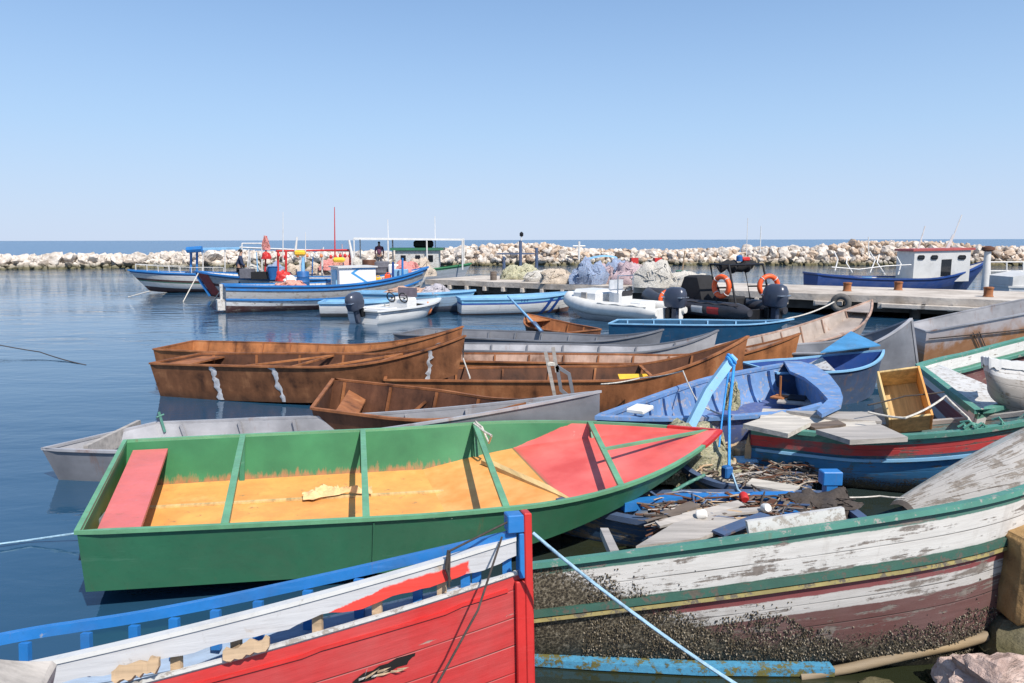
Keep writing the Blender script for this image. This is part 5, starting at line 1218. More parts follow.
# dark blue boat with white cabin behind the pier
Pdb = PP(z=0.30, x=13.9, y=33.6, th=0.0, L=8.2, B=2.4, f0=.60, fs=.22, fb=.80, tr=.55, q=2.0, d=.3, rake=.9, sec=1, cb=.5, vee=1.3, tb=.6, rb=.2, p=2.4, tm=.42, ws=.7)
db = far_boat('fishing_boat', 'dark blue fishing boat with a white cabin and red roof edge, behind the pier', Pdb, [(0.08, srgb(24, 48, 100)), (0.5, srgb(26, 66, 132)), (9, srgb(30, 60, 110))], 'blue_navy', 'white_worn', .5)
b = MB(); b.slab([(4.35, -.75, 1.84), (6.9, -.75, 1.90), (6.9, .75, 1.90), (4.35, .75, 1.84)], 1.4); dc = b.obj('cabin', 'white', db)
b = MB(); b.slab([(4.25, -.82, 1.95), (7.05, -.82, 2.01), (7.05, .82, 2.01), (4.25, .82, 1.95)], .10); b.obj('roof', m_paint('faded_red_roof', srgb(170, 80, 78), .2), dc)
for x, w in ((4.65, .30), (5.25, .30), (6.5, .34)):
    b = MB(); b.box((x, -.76, 1.58), (w, .04, .20), None, 0, .05); b.obj('window', 'glass', dc)
b = MB(); b.slab([(5.6, -.765, 1.48), (6.05, -.765, 1.50), (5.98, -.72, 1.5), (5.6, -.72, 1.48)], .75); b.obj('door', 'glass', dc)
b = MB()
for (x, z, h, lean) in ((0.8, .95, .9, .2), (1.6, .9, .7, -.2), (2.4, .85, 1.0, .3), (3.1, .8, .9, -.3), (3.7, .8, .8, .2)): b.tube([(x, -.7, z), (x+lean, -.5, z+h*.6), (x+lean*.4, -.3, z+h)], .03, 5)
b.tube([(0.6, -.8, 1.15), (1.8, -.9, 1.05), (3.0, -.9, 1.2), (4.2, -.8, 1.25)], .025, 5); b.obj('pot_frames', 'white_metal', db)
for a_, c_, r0 in (((4.9, 0, 1.9), (5.15, 0, 3.0), .03), ((6.3, 0, 1.9), (6.8, 0, 3.5), .03), ((6.2, 0, 1.9), (6.5, 0, 2.6), .06)): b = MB(); b.tube([a_, c_], r0, 5); b.obj('mast', 'white_metal', db)
b = MB(); b.box((2.15, -.965, .55), (.45, .05, .34)); b.obj('pale_patch', 'blue_pale', db)

Pwk = PP(x=20.6, y=30.6, th=-0.08, L=6.5, B=2.2, f0=.72, fb=.3, tr=.5, d=.3, rake=.5, **WC)
wk = far_boat('fishing_boat', 'white boat with a blue slanted awning bar, at the right end of the pier', Pwk, [(0.10, wht), (0.5, (0.6, 0.62, 0.64)), (9, wht)], 'white', 'white_worn', .4)
b = MB()
for s in (-.8, .8): b.tube([(0.9, s, .75), (2.6, s, 1.45), (3.6, s, 1.5), (4.4, s, .8)], .04, 6); b.tube([(2.6, s, 1.45), (2.2, s, .7)], .04, 6)
b.obj('awning_frame', 'white_metal', wk)
b = MB(); b.bar([(1.2, -.75, .8), (2.7, -.75, 1.4)], .25, .10); b.obj('awning_bar', 'blue', wk)
b = MB(); b.slab([(0.1, -.9, 1.15), (1.1, -.9, 1.35), (1.1, .9, 1.35), (0.1, .9, 1.15)], .5); b.obj('wheelhouse', 'white', wk)
# ------------------------------------------------------------------ nets, gear, people, poles and ropes
def mound(name, label, cat, c, size, mat, seed=0, rot=0.0, group=None, lumps=0.35, n=26):
    """a heap: uneven dome sitting on its base, with loops of cord lying over it"""
    b = MB(); off = Vector((seed*3.1, seed*1.7, 0)); rows = []
    for i in range(11):
        ph_ = i/10*math.pi/2; row = []
        for j in range(n):
            a = 2*math.pi*j/n; d = Vector((math.cos(a)*math.cos(ph_), math.sin(a)*math.cos(ph_), math.sin(ph_)))
            k = 1+lumps*mnoise.fractal(d*1.9+off, 1.0, 2.0, 4)
            row.append((d.x*size[0]*k, d.y*size[1]*k, max(0, d.z*size[2]*(k if i < 10 else 1+lumps*mnoise.fractal(Vector((0, 0, 1.9))+off, 1, 2, 4)))))
        rows.append(row)
    b.loft(rows[:-1], close=True)
    top = rows[-1][0]; last = rows[-2]
    for j in range(n): b.face([last[j], last[(j+1) % n], top])
    r_ = random.Random(seed)
    for _ in range(14):
        a0 = r_.uniform(0, 6.28); pts = []
        for k in range(7):
            a = a0+k*r_.uniform(.1, .3); ph_ = 0.15+0.9*r_.random(); d = Vector((math.cos(a)*math.cos(ph_), math.sin(a)*math.cos(ph_), math.sin(ph_)))
            q = (1+lumps*mnoise.fractal(d*1.9+off, 1.0, 2.0, 4))*1.01; pts.append((d.x*size[0]*q, d.y*size[1]*q, d.z*size[2]*q))
        b.tube(pts, 0.012*max(size)/0.6, 4)
    return tag(b.obj(name, mat, None, 70, loc=tuple(c), rot=(0, 0, rot)), label, cat, group)
def W(px, py, y): return Vector(at_y(px, py, y))
def onz(px, py, z): return Vector(at(px, py, z))
def drum(name, label, c, r, h, mat, cat='barrel', group=None):
    b = MB(); b.lathe([(r*.93, 0), (r, .03), (r, h*.33), (r*1.03, h*.35), (r, h*.37), (r, h*.66), (r*1.03, h*.68), (r, h*.70), (r, h-.03), (r*.93, h)], 18)
    return tag(b.obj(name, mat, None, 40, loc=tuple(c)), label, cat, group)
def bucket(name, label, c, r, h, mat, cat='bucket'):
    b = MB(); b.lathe([(r*.75, 0), (r, h), (r*1.08, h), (r*1.08, h-.02), (r*.96, h-.02), (r*.72, .02)], 18)
    return tag(b.obj(name, mat, None, 40, loc=tuple(c)), label, cat)
def crate(name, label, c, s, mat, rz=0.0, cat='crate', group=None):
    r = thing(name, label, cat, tuple(c), (0, 0, rz), group); x, y, z = s; w = .02
    for nm, cc, ss in (('end_panel', (x/2-w/2, 0, z/2), (w, y, z)), ('end_panel', (-x/2+w/2, 0, z/2), (w, y, z)), ('side_panel', (0, y/2-w/2, z/2), (x-2*w-.002, w, z)), ('side_panel', (0, -y/2+w/2, z/2), (x-2*w-.002, w, z)), ('bottom', (0, 0, w/2), (x-2*w-.004, y-2*w-.004, w))):
        b = MB(); b.box(cc, ss, None, 0, .004); b.obj(nm, mat, r)
    return r
def mast(name, label, base, top, r0, r1, mat, cat='mast'):
    b = MB(); B0, T0 = Vector(base), Vector(top); n = 10; rows = []
    for k in range(6):
        p = B0.lerp(T0, k/5); r = r0+(r1-r0)*k/5; rows.append([p+Vector((r*math.cos(2*math.pi*i/n), r*math.sin(2*math.pi*i/n), 0)) for i in range(n)])
    vs = b.loft(rows, close=True); b.bm.faces.new(vs[0]); b.bm.faces.new(vs[-1])
    return tag(b.obj(name, mat, None, 60), label, cat)
def rope(label, pts, r, mat, sag=0.0, cat='rope', name='rope', n=14):
    P_ = [Vector(p) for p in pts]; out = []
    for A, B_ in zip(P_, P_[1:]):
        for k in range(n):
            q = k/n; p = A.lerp(B_, q); p.z -= sag*4*q*(1-q)*(B_-A).length; out.append(p)
    out.append(P_[-1]); b = MB(); b.tube(out, r, 6)
    return tag(b.obj(name, mat, None, 60), label, cat)

# on the big moored boat
zf = 0.62
mound('net_pile', 'coral pink net heap on the front deck of the large weathered boat', 'fishing net', W(292, 291, 28.0), (0.62, 0.5, 0.42), 'net_coral', 1)
drum('barrel', 'blue barrel beside the white cabin of the large weathered boat', W(303.5, 287, 28.6), 0.24, 0.62, 'plastic_blue')
mast('post', 'pale blue winch post with a yellow float on top, before the cabin', W(303, 272, 28.8), W(303, 257, 28.8), .08, .06, 'blue_pale', 'post')
b = MB(); b.box((0, 0, 0), (.42, .3, .22), None, 0, .06); tag(b.obj('float', 'yellow', None, loc=tuple(W(300, 253, 28.8))), 'yellow float box on the pale blue winch post', 'float')
b = MB(); b.box((0, 0, 0), (.5, .3, .2), None, 0, .08); tag(b.obj('float', 'yellow', None, loc=tuple(W(339, 259.8, 29.6))), 'orange yellow float lying on the white cabin roof', 'float')
bucket('bucket', 'blue bucket on the blue grey boat behind the coral net', W(273, 278.5, 31.5), .22, .52, 'plastic_blue')
mound('bag', 'red and orange sack between the blue bucket and the blue barrel', 'sack', W(284, 281, 30.5), (.34, .3, .42), 'red', 4)
mound('bag', 'white sack lying against the red and orange sack', 'sack', W(290, 283, 30.2), (.26, .22, .3), 'plastic_white', 5)
crate('crate', 'dark fish crate standing on the blue grey boat left of the blue bucket', W(261, 279, 31.8), (.7, .5, .32), 'cover')
crate('crate', 'grey fish crate at the left end of the row on the blue grey boat', W(248, 278, 32.2), (.55, .5, .42), 'cloth_grey')
mast('mast', 'red pole with a tied red flag, left of the blue bucket', W(265, 274, 32.5), W(266.5, 236, 32.5), .045, .03, 'red')
mound('flag_bundle', 'pinkish red flag bundle tied to the red pole', 'flag', W(266, 250, 32.45), (.16, .14, .62), 'net_red', 6)
mound('flag_bundle', 'dark red flag bundle hanging halfway down the red pole', 'flag', W(266.3, 259, 32.4), (.2, .18, .34), 'red', 16)
mast('mast', 'thin red and white post standing behind the red sack', W(286, 281, 30.8), W(286, 251, 30.8), .05, .05, 'red')
mast('mast', 'tall dark red whip mast rising behind the cabin', W(335, 262, 31.0), W(334.5, 207, 31.0), .035, .015, 'red')
mast('mast', 'tall thin white whip mast above the coral net', W(283, 262, 33.0), W(283, 212, 33.0), .03, .012, 'white_metal')
mast('mast', 'short white whip mast right of the tall white one', W(305.5, 262, 33.5), W(305.5, 232, 33.5), .03, .012, 'white_metal')
mast('mast', 'white leaning spar end left of the short whip mast', W(295, 256, 34.0), W(297, 237, 34.0), .07, .04, 'white_metal')
mast('mast', 'white leaning spar end behind the white cabin roof', W(352.5, 258, 34.0), W(349, 240, 34.0), .08, .05, 'white_metal')
# long rail and a row of floats on the boats behind
b = MB()
b.tube([W(240, 247.5, 35.5), W(300, 250, 35.0), W(352, 251, 35.0)], .05, 6); b.tube([W(242, 243.5, 35.5), W(268, 243.5, 35.5)], .04, 6)
for px, p1, p2 in ((242, 243.5, 272), (262, 243.5, 272), (300, 250, 274), (322, 250.5, 274), (352, 251, 274)): b.tube([W(px, p1, 35.3), W(px, p2, 35.3)], .035, 5)
tag(b.obj('rail_frame', 'white_metal'), 'long white tube frame standing behind the big boat cabin', 'frame')
b = MB(); b.tube([W(276, 251, 34.2), W(320, 250.5, 34.2), W(352, 250, 34.2)], .05, 6); b.tube([W(278, 251, 34.2), W(278, 276, 34.2)], .05, 6); b.tube([W(350, 250, 34.2), W(350, 274, 34.2)], .05, 6)
tag(b.obj('boom', 'red'), 'red horizontal boom carried across the boats behind the cabin', 'boom')
Pbk = PP(x=-11.2, y=36.4, th=0.03, L=7.0, B=2.0, f0=.8, fb=.3, tr=.5, d=.2, rake=.6, **WC)
far_boat('fishing_boat', 'white and red fishing boat hidden behind the big boat cabin, heaped with gear', Pbk, [(0.12, srgb(190, 60, 56)), (0.5, wht), (9, (.5, .5, .5))], 'red', fz=.5)
for i, (px, py, s, m_, lab) in enumerate([(316, 268, .5, 'net_tan', 'beige net heap left of the white cabin behind the blue door'), (328, 263, .42, 'net_red', 'red net heap just above the cabin door'),
        (344, 261, .5, 'net_coral', 'salmon net heap standing behind the cabin roof'), (356, 262, .45, 'net_white', 'white net heap at the right edge of the cabin roof'), (254, 268, .42, 'net_white', 'white net heap above the grey fish crate'),
        (276, 266, .4, 'net_blue', 'blue net heap above the blue bucket'), (292, 268, .45, 'net_tan', 'beige net heap above the white sack')]):
    mound('net_pile', lab, 'fishing net', W(px, py+7, 36.2), (s*1.2, .4, s*1.2), m_, 30+i)
drum('barrel', 'brown barrel right of the white cabin', W(369.5, 277, 31.6), .30, .75, 'rust_dark')
drum('barrel', 'grey barrel right of the brown one', W(381, 278, 31.8), .40, .72, 'cloth_grey')
b = MB(); b.box((0, 0, .3), (.56, .5, .62), None, 0, .05); tag(b.obj('cool_box', 'plastic_white', None, loc=tuple(W(395.5, 278, 31.6))), 'white cool box beside the grey barrel', 'cool box')
b = MB(); b.box((0, 0, .25), (.6, .4, .5), None, 0, .02); tag(b.obj('winch_box', 'blue_pale', None, loc=tuple(W(401, 281, 30.8))), 'pale blue winch housing in front of the red net', 'winch')
mound('net_pile', 'bright red net heap at the raised end of the large weathered boat', 'fishing net', W(406, 275, 31.6), (.62, .45, .58), 'net_red', 8)
mound('net_pile', 'beige net heap next to the bright red one', 'fishing net', W(420, 276, 32.2), (.72, .5, .72), 'net_tan', 9)
mast('post', 'slim dark blue post at the right of the winch housing', W(393, 288, 30.2), W(393, 262, 30.2), .05, .05, 'blue_navy', 'post')
mast('post', 'slim bright blue post right of the dark one', W(402.5, 288, 30.2), W(402.5, 258, 30.2), .045, .045, 'blue', 'post')
for px, py, m_, lab in ((378, 284, 'yellow', 'small yellow jerrycan behind the cabin'), (388, 281, 'orange', 'small orange jerrycan by the winch'), (384, 286, 'red', 'small red jerrycan near the rail')):
    b = MB(); b.box((0, 0, .14), (.26, .18, .28), None, 0, .03); b.tube([(-.07, 0, .28), (-.05, 0, .34), (.07, 0, .34), (.08, 0, .28)], .02, 6); tag(b.obj('jerrycan', m_, None, loc=tuple(W(px, py, 30.4))), lab, 'jerrycan')
mound('net_pile', 'orange brown net heap in the light blue dinghy', 'fishing net', W(408, 295.5, 27.6), (1.0, .45, .32), 'net_orange', 10)
mound('net_pile', 'grey violet net heap next to the orange brown one in the dinghy', 'fishing net', W(436, 294, 27.3), (.6, .42, .34), 'net_grey', 11)
r5 = random.Random(15)
for i in range(16):
    q = (i+.5)/16; p = W(276+76*q, 251.2+r5.uniform(-.4, .4), 34.1)+Vector((0, 0, -.16-.12*r5.random())); m_ = ('red', 'white_metal', 'buoy', 'white_metal')[r5.randrange(4)]
    b = MB(); b.lathe([(.02, .10), (.045, .08), (.08, .01), (.075, -.05), (.03, -.09)], 10); tag(b.obj('float', m_, None, 60, loc=tuple(p)), 'small coloured float in the row hung under the red boom', 'float', 'floats hung under the red boom')
for i, (px, top, lean, m_, lab) in enumerate([(322, 247, 1.5, 'white_metal', 'thin white pole leaning just left of the whip mast at the cabin'), (344, 244, -2, 'net_pink', 'pinkish pole leaning over the cabin roof'), (247, 250, 2, 'white_metal', 'thin white pole beside the standing man'), (258, 252, -1.5, 'blue_pale', 'pale blue pole over the dark fish crate'), (312, 254, 1, 'blue', 'bright blue short pole left of the cabin')]):
    mast('pole', lab, W(px, 276, 34.8), W(px+lean, top, 34.8), .035, .025, m_, 'pole')
# people
def person(label, c, facing, jacket, trousers, lean=0.0, sit=False, arm=0.5):
    r = thing('person', label, 'person', tuple(c), (0, 0, facing))
    def skin(name, verts, edges, rad, mat, parent):
        me = bpy.data.meshes.new(name); me.from_pydata([Vector(v) for v in verts], edges, []); me.materials.append(M[mat])
        o = bpy.data.objects.new(name, me); col.objects.link(o); o.parent = parent
        md = o.modifiers.new('Skin', 'SKIN'); md.use_smooth_shade = True
        for i, q in enumerate(rad): me.skin_vertices[0].data[i].radius = (q, q*0.85) if not isinstance(q, tuple) else q
        me.skin_vertices[0].data[0].use_root = True
        s_ = o.modifiers.new('Subdivision', 'SUBSURF'); s_.levels = s_.render_levels = 1
        return o
    L_ = lambda z: lean*max(0, z-.9)
    v = [(0, 0, .92), (L_(1.15), 0, 1.15), (L_(1.40), 0, 1.40), (L_(1.50), 0, 1.50), (L_(1.58)+.01, 0, 1.58), (L_(1.70)+.02, 0, 1.70)]; e = [(0, 1), (1, 2), (2, 3), (3, 4), (4, 5)]; rad = [(.13, .16), (.11, .15), (.12, .18), .055, (.078, .07), (.07, .065)]
    for s in (1, -1):
        b0 = len(v); v += [(0.0, s*.10, .84), (.03, s*.11, .48), (-.02, s*.12, .09), (.12, s*.13, .04)]; rad += [.095, .065, .045, .04]; e += [(0, b0), (b0, b0+1), (b0+1, b0+2), (b0+2, b0+3)]
        b0 = len(v); sx = L_(1.40); v += [(sx, s*.19, 1.40), (sx+.04, s*.25, 1.12), (sx+.04+.24*arm, s*.24, 1.12-.24*(1-arm)-.02), (sx+.04+.32*arm, s*.235, 1.12-.32*(1-arm)-.02)]; rad += [.06, .048, .034, .036]; e += [(2, b0), (b0, b0+1), (b0+1, b0+2), (b0+2, b0+3)]
        h = v[b0+3]; d = Vector((arm, 0, -(1-arm))).normalized()
        for k, ln in enumerate((.085, .095, .088, .070)):
            f0 = len(v); o_ = Vector((0, (k-1.5)*.02, 0)); p0 = Vector(h)+o_+d*.02; v += [p0, p0+d*ln*.55, p0+d*ln+Vector((0, 0, -.012))]; rad += [.010, .009, .008]; e += [(b0+3, f0), (f0, f0+1), (f0+1, f0+2)]
        f0 = len(v); v += [Vector(h)+Vector((0.01, -s*.035, .0)), Vector(h)+Vector((.02, -s*.055, -.02))+d*.04]; rad += [.011, .009]; e += [(b0+3, f0), (f0, f0+1)]
    n0 = len(v); v += [(L_(1.64)+.095, 0, 1.635)]; rad += [.018]; e += [(4, n0)]
    skin('body', v, e, rad, 'skin', r)
    jv = [(0, 0, .88), (L_(1.15), 0, 1.15), (L_(1.40), 0, 1.40), (L_(1.47), 0, 1.475)]; je = [(0, 1), (1, 2), (2, 3)]; jr = [(.155, .19), (.14, .18), (.15, .21), .085]
    for s in (1, -1):
        b0 = len(jv); sx = L_(1.40); jv += [(sx, s*.20, 1.405), (sx+.04, s*.255, 1.12), (sx+.04+.22*arm, s*.245, 1.12-.22*(1-arm)-.02)]; jr += [.08, .066, .05]; je += [(2, b0), (b0, b0+1), (b0+1, b0+2)]
    skin('jacket', jv, je, jr, jacket, r)
    tv = [(0, 0, .93)]; te = []; tr_ = [(.14, .175)]
    for s in (1, -1):
        b0 = len(tv); tv += [(0, s*.10, .82), (.03, s*.11, .48), (-.02, s*.12, .10)]; tr_ += [.115, .085, .07]; te += [(0, b0), (b0, b0+1), (b0+1, b0+2)]
    skin('trousers', tv, te, tr_, trousers, r)
    b = MB(); hx = L_(1.66)
    rows = []
    for ph_ in np.linspace(-.15, 1.5, 6): rows.append([(hx+.0+.093*math.cos(a)*math.cos(ph_)-.018, .086*math.sin(a)*math.cos(ph_), 1.665+.105*math.sin(ph_)) for a in np.linspace(0, 6.283, 15)[:-1]])
    vs = b.loft(rows, close=True); b.bm.faces.new(vs[-1]); b.bm.faces.new(vs[0]); b.obj('hair', 'hair', r, 60)
    return r
person('man in dark navy clothes standing on the blue grey boat, seen from the side', W(239.5, 284.5, 32.6)*Vector((1, 1, 0)).length*0+Vector((W(239.5, 270, 32.6).x, 32.6, 0.55)), 0.4, 'cloth_navy', 'cloth_dark', .12, arm=.6)
pp_ = W(379.5, 262, 45.5); person('person in a maroon jacket standing under the white canopy frame', Vector((pp_.x, 45.5, 0.85)), 1.7, 'cloth_maroon', 'cloth_grey', .05, arm=.3)

# gear along the pier
def pz(px, py): return onz(px, py, PZ+0.006)
NETS = [(512, 279, (.55, .45, .62), 'net_green', 'olive net heap at the far left of the nets on the pier'), (524, 279, (.75, .5, .70), 'net_green', 'olive and beige net heap, second from the left on the pier'),
        (540, 281, (.9, .5, .5), 'net_white', 'pale net heap right of the olive ones'), (556, 283, (.85, .5, .62), 'net_tan', 'beige net heap left of the blue tarpaulin'),
        (606, 283, (.5, .45, .85), 'net_pink', 'pink violet net heap right of the blue tarpaulin'), (617, 283, (.55, .5, .95), 'net_blue', 'blue net heap between the two pink violet ones'),
        (630, 284, (.75, .5, .95), 'net_pink', 'large pink violet net heap left of the grey white ones'), (654, 287, (.85, .55, .95), 'net_white', 'tall grey white net heap behind the white inflatable'),
        (686, 287, (.95, .55, .62), 'net_white', 'low grey white net heap behind the canvas cover')]
for i, (px, py, s, m_, lab) in enumerate(NETS): mound('net_pile', lab, 'fishing net', pz(px, py), s, m_, 50+i, group='net heaps along the pier')
mound('tarpaulin', 'crumpled blue tarpaulin heap on the pier among the nets', 'tarpaulin', pz(588, 284), (.72, .5, 1.0), 'net_blue', 70, lumps=.5)
b = MB(); rows = []
for k in range(9):
    q = k/8; rows.append([(1.5*q-.7, yy, .95+.16*math.sin(q*2.6)+(.08 if yy == 0 else 0)) for yy in (-.5, 0, .5)])
b.loft(rows); 
for x in (-.65, .75):
    for yy in (-.48, .48): b.tube([(x, yy, 0), (x, yy, .97)], .03, 5)
tag(b.obj('awning', 'blue_pale', None, loc=tuple(pz(600, 279))), 'small pale blue awning standing behind the blue tarpaulin', 'awning')
for px, lab in ((637.5, 'red crate behind the large pink violet net heap'), (661.5, 'red crate behind the tall grey white net heap')): crate('crate', lab, pz(px, 277)+Vector((0, 1.2, 0.62)), (.4, .3, .35), 'red', 0.2, group='red crates on the pier')
crate('crate_stack', 'grey crate under the red crate, behind the large pink violet net heap', pz(637.5, 277)+Vector((0, 1.2, 0)), (.46, .36, .60), 'cloth_grey', 0.2)
crate('crate_stack', 'grey crate under the red crate, behind the tall grey white net heap', pz(661.5, 277)+Vector((0, 1.2, 0)), (.46, .36, .60), 'cloth_grey', 0.2)
bucket('bucket', 'teal bucket on the pier holding a broom', pz(681, 281), .26, .5, 'teal_worn')
mast('broom', 'wooden broom stick standing in the teal bucket', pz(681, 281)+Vector((0, 0, .02)), W(685, 251, 33.5), .035, .03, 'wood_tan', 'broom')
fr = thing('drying_frame', 'dark blue post and beam frame on the pier among the nets', 'frame', tuple(pz(520, 274)))
p0 = pz(520, 274)
for px, h in ((504, 1.0), (520.5, 1.9), (536.5, 1.5)):
    b = MB(); x = (px-520)/720*p0.y; b.tube([(x, 0, 0), (x, 0, h)], .09, 8); b.obj('post', 'blue_steel', fr)
b = MB(); b.bar([(-1.3, 0, 1.16), (.85, 0, 1.16)], .12, .08); b.obj('beam', 'blue_steel', fr)
drum('barrel', 'short brown bollard stump at the left end of the pier', pz(493.5, 280), .16, .42, 'wood_dark', 'bollard')
mast('light_post', 'slim navigation post with a dark lamp on the breakwater behind the nets', (1.0, 77.0, 1.6), W(521.5, 236, 77), .09, .06, 'white_metal', 'post')
b = MB(); b.lathe([(.12, 0), (.2, .1), (.2, .35), (.05, .5)], 10); tag(b.obj('lamp', 'black', None, 40, loc=tuple(W(521.5, 236.5, 77))), 'dark lamp on top of the slim navigation post', 'lamp')
b = MB(); p0 = W(579, 252, 76); b.tube([p0-Vector((0, 0, .8)), p0+Vector((0, 0, 1.1))], .12, 6); b.tube([p0+Vector((-.65, 0, .6)), p0+Vector((.65, 0, .6))], .10, 6); tag(b.obj('marker_cross', 'white_metal'), 'white cross shaped marker on the breakwater', 'marker')
mast('pole', 'thin white pole standing on the breakwater beyond the patrol boat', W(760, 252, 76), W(761, 226, 76), .07, .04, 'white_metal', 'pole')
mast('pole', 'thin pole standing on the breakwater left of the tan rock pile', W(868.5, 256, 76), W(868.5, 237, 76), .07, .05, 'white_metal', 'pole')
wp = thing('pier_lamp', 'white post with a dark head behind the right end of the pier', 'post', tuple(W(985, 284, 29.0)))
b = MB(); b.lathe([(.14, -.4), (.12, 1.25), (.11, 1.3)], 12); b.obj('post', 'white', wp, 40); b = MB(); b.lathe([(.12, 1.3), (.24, 1.36), (.22, 1.46), (.08, 1.52)], 12); b.obj('head', 'rust_dark', wp, 40)
b = MB(); 
for x in np.linspace(990, 1040, 4): b.tube([W(x, 285, 31.5), W(x, 262, 31.5)], .03, 5)
for yy in (262, 271, 279): b.tube([W(985, yy, 31.5), W(1045, yy, 31.5)], .025, 5)
tag(b.obj('railing', 'white_metal'), 'thin white railing at the far right behind the pier', 'railing')
for px, py, a_ in ((668, 272, .1),): pass

# steel ladder frame and oar
lf = thing('ladder_frame', 'grey steel ladder frame standing upright before the long orange brown boat', 'frame', tuple(W(563, 398, 10.2)))
p0 = W(563, 398, 10.2); ky = p0.y
def fl_(px, py, dy=0): return W(px, py, ky+dy)-p0
for nm, q in (('upright', [(545.5, 352), (556, 402), (558, 424)]), ('upright', [(553, 347), (557, 372)]), ('loop', [(556, 366), (569, 374), (574, 400), (575, 424)]), ('loop', [(557, 366), (561, 390), (572, 399)])):
    b = MB(); b.bar([fl_(*c_) for c_ in q], .05, .05, up=(0, 1, 0)); b.obj(nm, 'wood_grey' if nm == 'upright' else 'steel', lf)
b = MB(); b.box(fl_(551, 364), (.12, .06, .06), None, 0, .01); b.obj('lashing', 'rope', lf)
oar = thing('oar', 'pale blue oar lying across the small rusted boat', 'oar', tuple(onz(518, 302, .95)))
o0, o1 = onz(508, 296, 1.0)-onz(518, 302, .95), onz(541, 331, .56)-onz(518, 302, .95)
b = MB(); b.tube([o0, o1], .03, 8); b.obj('shaft', 'blue_pale', oar); b = MB(); b.bar([o1*.72, o1*1.02], .10, .025); b.obj('blade', 'blue_steel', oar)

# things in the green boat
b = MB(); rows = []
for i in range(40):
    k_ = i/39; w = (.07+.035*math.sin(k_*7)+.02*math.sin(k_*17))*(0.6 if k_ > .6 else 1.0); cy_ = .05*math.sin(k_*4); row = []
    for q in np.linspace(-1, 1, 15):
        e = Vector((k_*7, q*1.6, 2.2)); z_ = .012+.075*abs(mnoise.fractal(e, 1, 2, 4))*(1-abs(q)**3)+.02*(1-q*q)
        row.append((k_*.66-.33+.02*mnoise.noise(Vector((q*2, k_*6, 7))), cy_+q*w*(1+.35*mnoise.noise(Vector((k_*8, q, 4)))), z_))
    rows.append(row)
b.loft(rows)
rg0 = wld(Pg, (1.95, 0.42, .262)); tag(b.obj('rag', m_plain('ochre_rag', srgb(214, 176, 128), .9, 0, .25, 12, .4), None, 50, loc=tuple(rg0), rot=(0, 0, .3)), 'crumpled ochre rag lying on the orange floor of the green boat', 'rag')
b = MB(); rows = []
for i in range(7):
    ph_ = i/6*math.pi/2; rows.append([(.15*math.cos(a)*math.cos(ph_)*1.25, .13*math.sin(a)*math.cos(ph_), .12*math.sin(ph_)) for a in np.linspace(0, 6.283, 19)[:-1]])
vs = b.loft(rows, close=True); b.bm.faces.new(vs[-1]); b.bm.faces.new(vs[0])
b.slab([(-.12, -.10, .02), (-.30, -.07, .035), (-.30, .07, .035), (-.12, .10, .02)], .015)
tag(b.obj('bailer', 'plastic_white', None, 60, loc=tuple(wld(Pg, (0.75, -0.84, .25))), rot=(0, 0, .5)), 'white plastic bailer on the floor beside the pink bench', 'bailer')
rope('dirty white rope looped over the third cross bar of the green boat', [wld(Pg, gun(Pg, GF[2], 1, .05, .06)), wld(Pg, gun(Pg, GF[2]+.006, 1, .03, .25)), wld(Pg, gun(Pg, GF[2]+.012, 1, -.10, .45)), wld(Pg, gun(Pg, GF[2]+.01, 1, .03, .62)), wld(Pg, gun(Pg, GF[2]-.004, 1, .04, .10))], .012, 'rope', .02)
# ropes
rope('pale blue rope stretched from the red stem post down past the white hulk', [W(533, 533, 3.62), W(640, 618, 3.30), W(745, 690, 3.05)], .009, 'rope_blue', .015)
rope('thin dark cord hanging down the red planks from the white plank', [wld(Prd, gun(Prd, t_px(Prd, -1, 500), -1, .02, -.04)), W(478, 610, 3.32), W(438, 683, 3.15), W(425, 705, 3.1)], .006, 'rope_dark', .0)
b0 = [wld(Prd, gun(Prd, 0.985, s, .03, -.05)) for s in (-1, 1)]
rope('thin dark cord lashed along the white top plank to the stem post', [wld(Prd, gun(Prd, t_px(Prd, -1, 447), -1, .03, -.04)), wld(Prd, gun(Prd, .97, -1, .09, -.03))], .006, 'rope_dark', .0)
rope('dark cord wound around the white plank near its red patch', [wld(Prd, gun(Prd, t_px(Prd, -1, 447)+dx, -1, z_, -.045)) for dx, z_ in ((0, .04), (-.004, -.05), (.003, -.13), (-.003, -.06), (.002, .03), (0.0, -.16))], .007, 'rope_dark')
rope('thin mooring line crossing open water at the left edge', [onz(-40, 336, .35), onz(40, 352, .10), onz(86, 365, .0)], .012, 'rope_dark', .01)
rope('pale mooring line just above the water left of the green boat', [onz(-30, 548, .04), onz(30, 540, .03), onz(78, 533, .10)], .010, 'rope_blue')
rope('short mooring line from the outermost boat into the water', [onz(150, 291, .25), onz(128, 297, .02)], .02, 'rope')
rope('slanting mooring line in front of the red and blue stem', [wld(Pst, gun(Pst, .97, 1)), onz(183, 302, .0)], .022, 'rope')
rope('mooring line from the white stern post into the water', [wld(Pmb, (-.1, 0, .72)), onz(210, 306, .0)], .025, 'rope')
rope('white rope from the black inflatable rising to the beige boat deck', [onz(742, 326, .45), onz(790, 318, .62), onz(834, 302, .95)], .022, 'rope', .03)
rope('frayed white rope hanging over the patched rusty boat bow', [wld(Pr2, (Pr2['L']-.02, 0, 1.0)), onz(463, 358, .60), onz(470, 378, .55)], .014, 'rope', .0)
rope('thin white line from the orange brown boat down to the violet boat', [onz(601, 384, .62), onz(640, 378, .60), onz(683, 371, .85), onz(699, 404, .70), onz(722, 415, .62)], .010, 'rope', .02)
rope('white rope tied between the plywood box and the white boat corner', [onz(868, 412, .80), onz(905, 418, .80), onz(946, 396, .92)], .013, 'rope', .03)
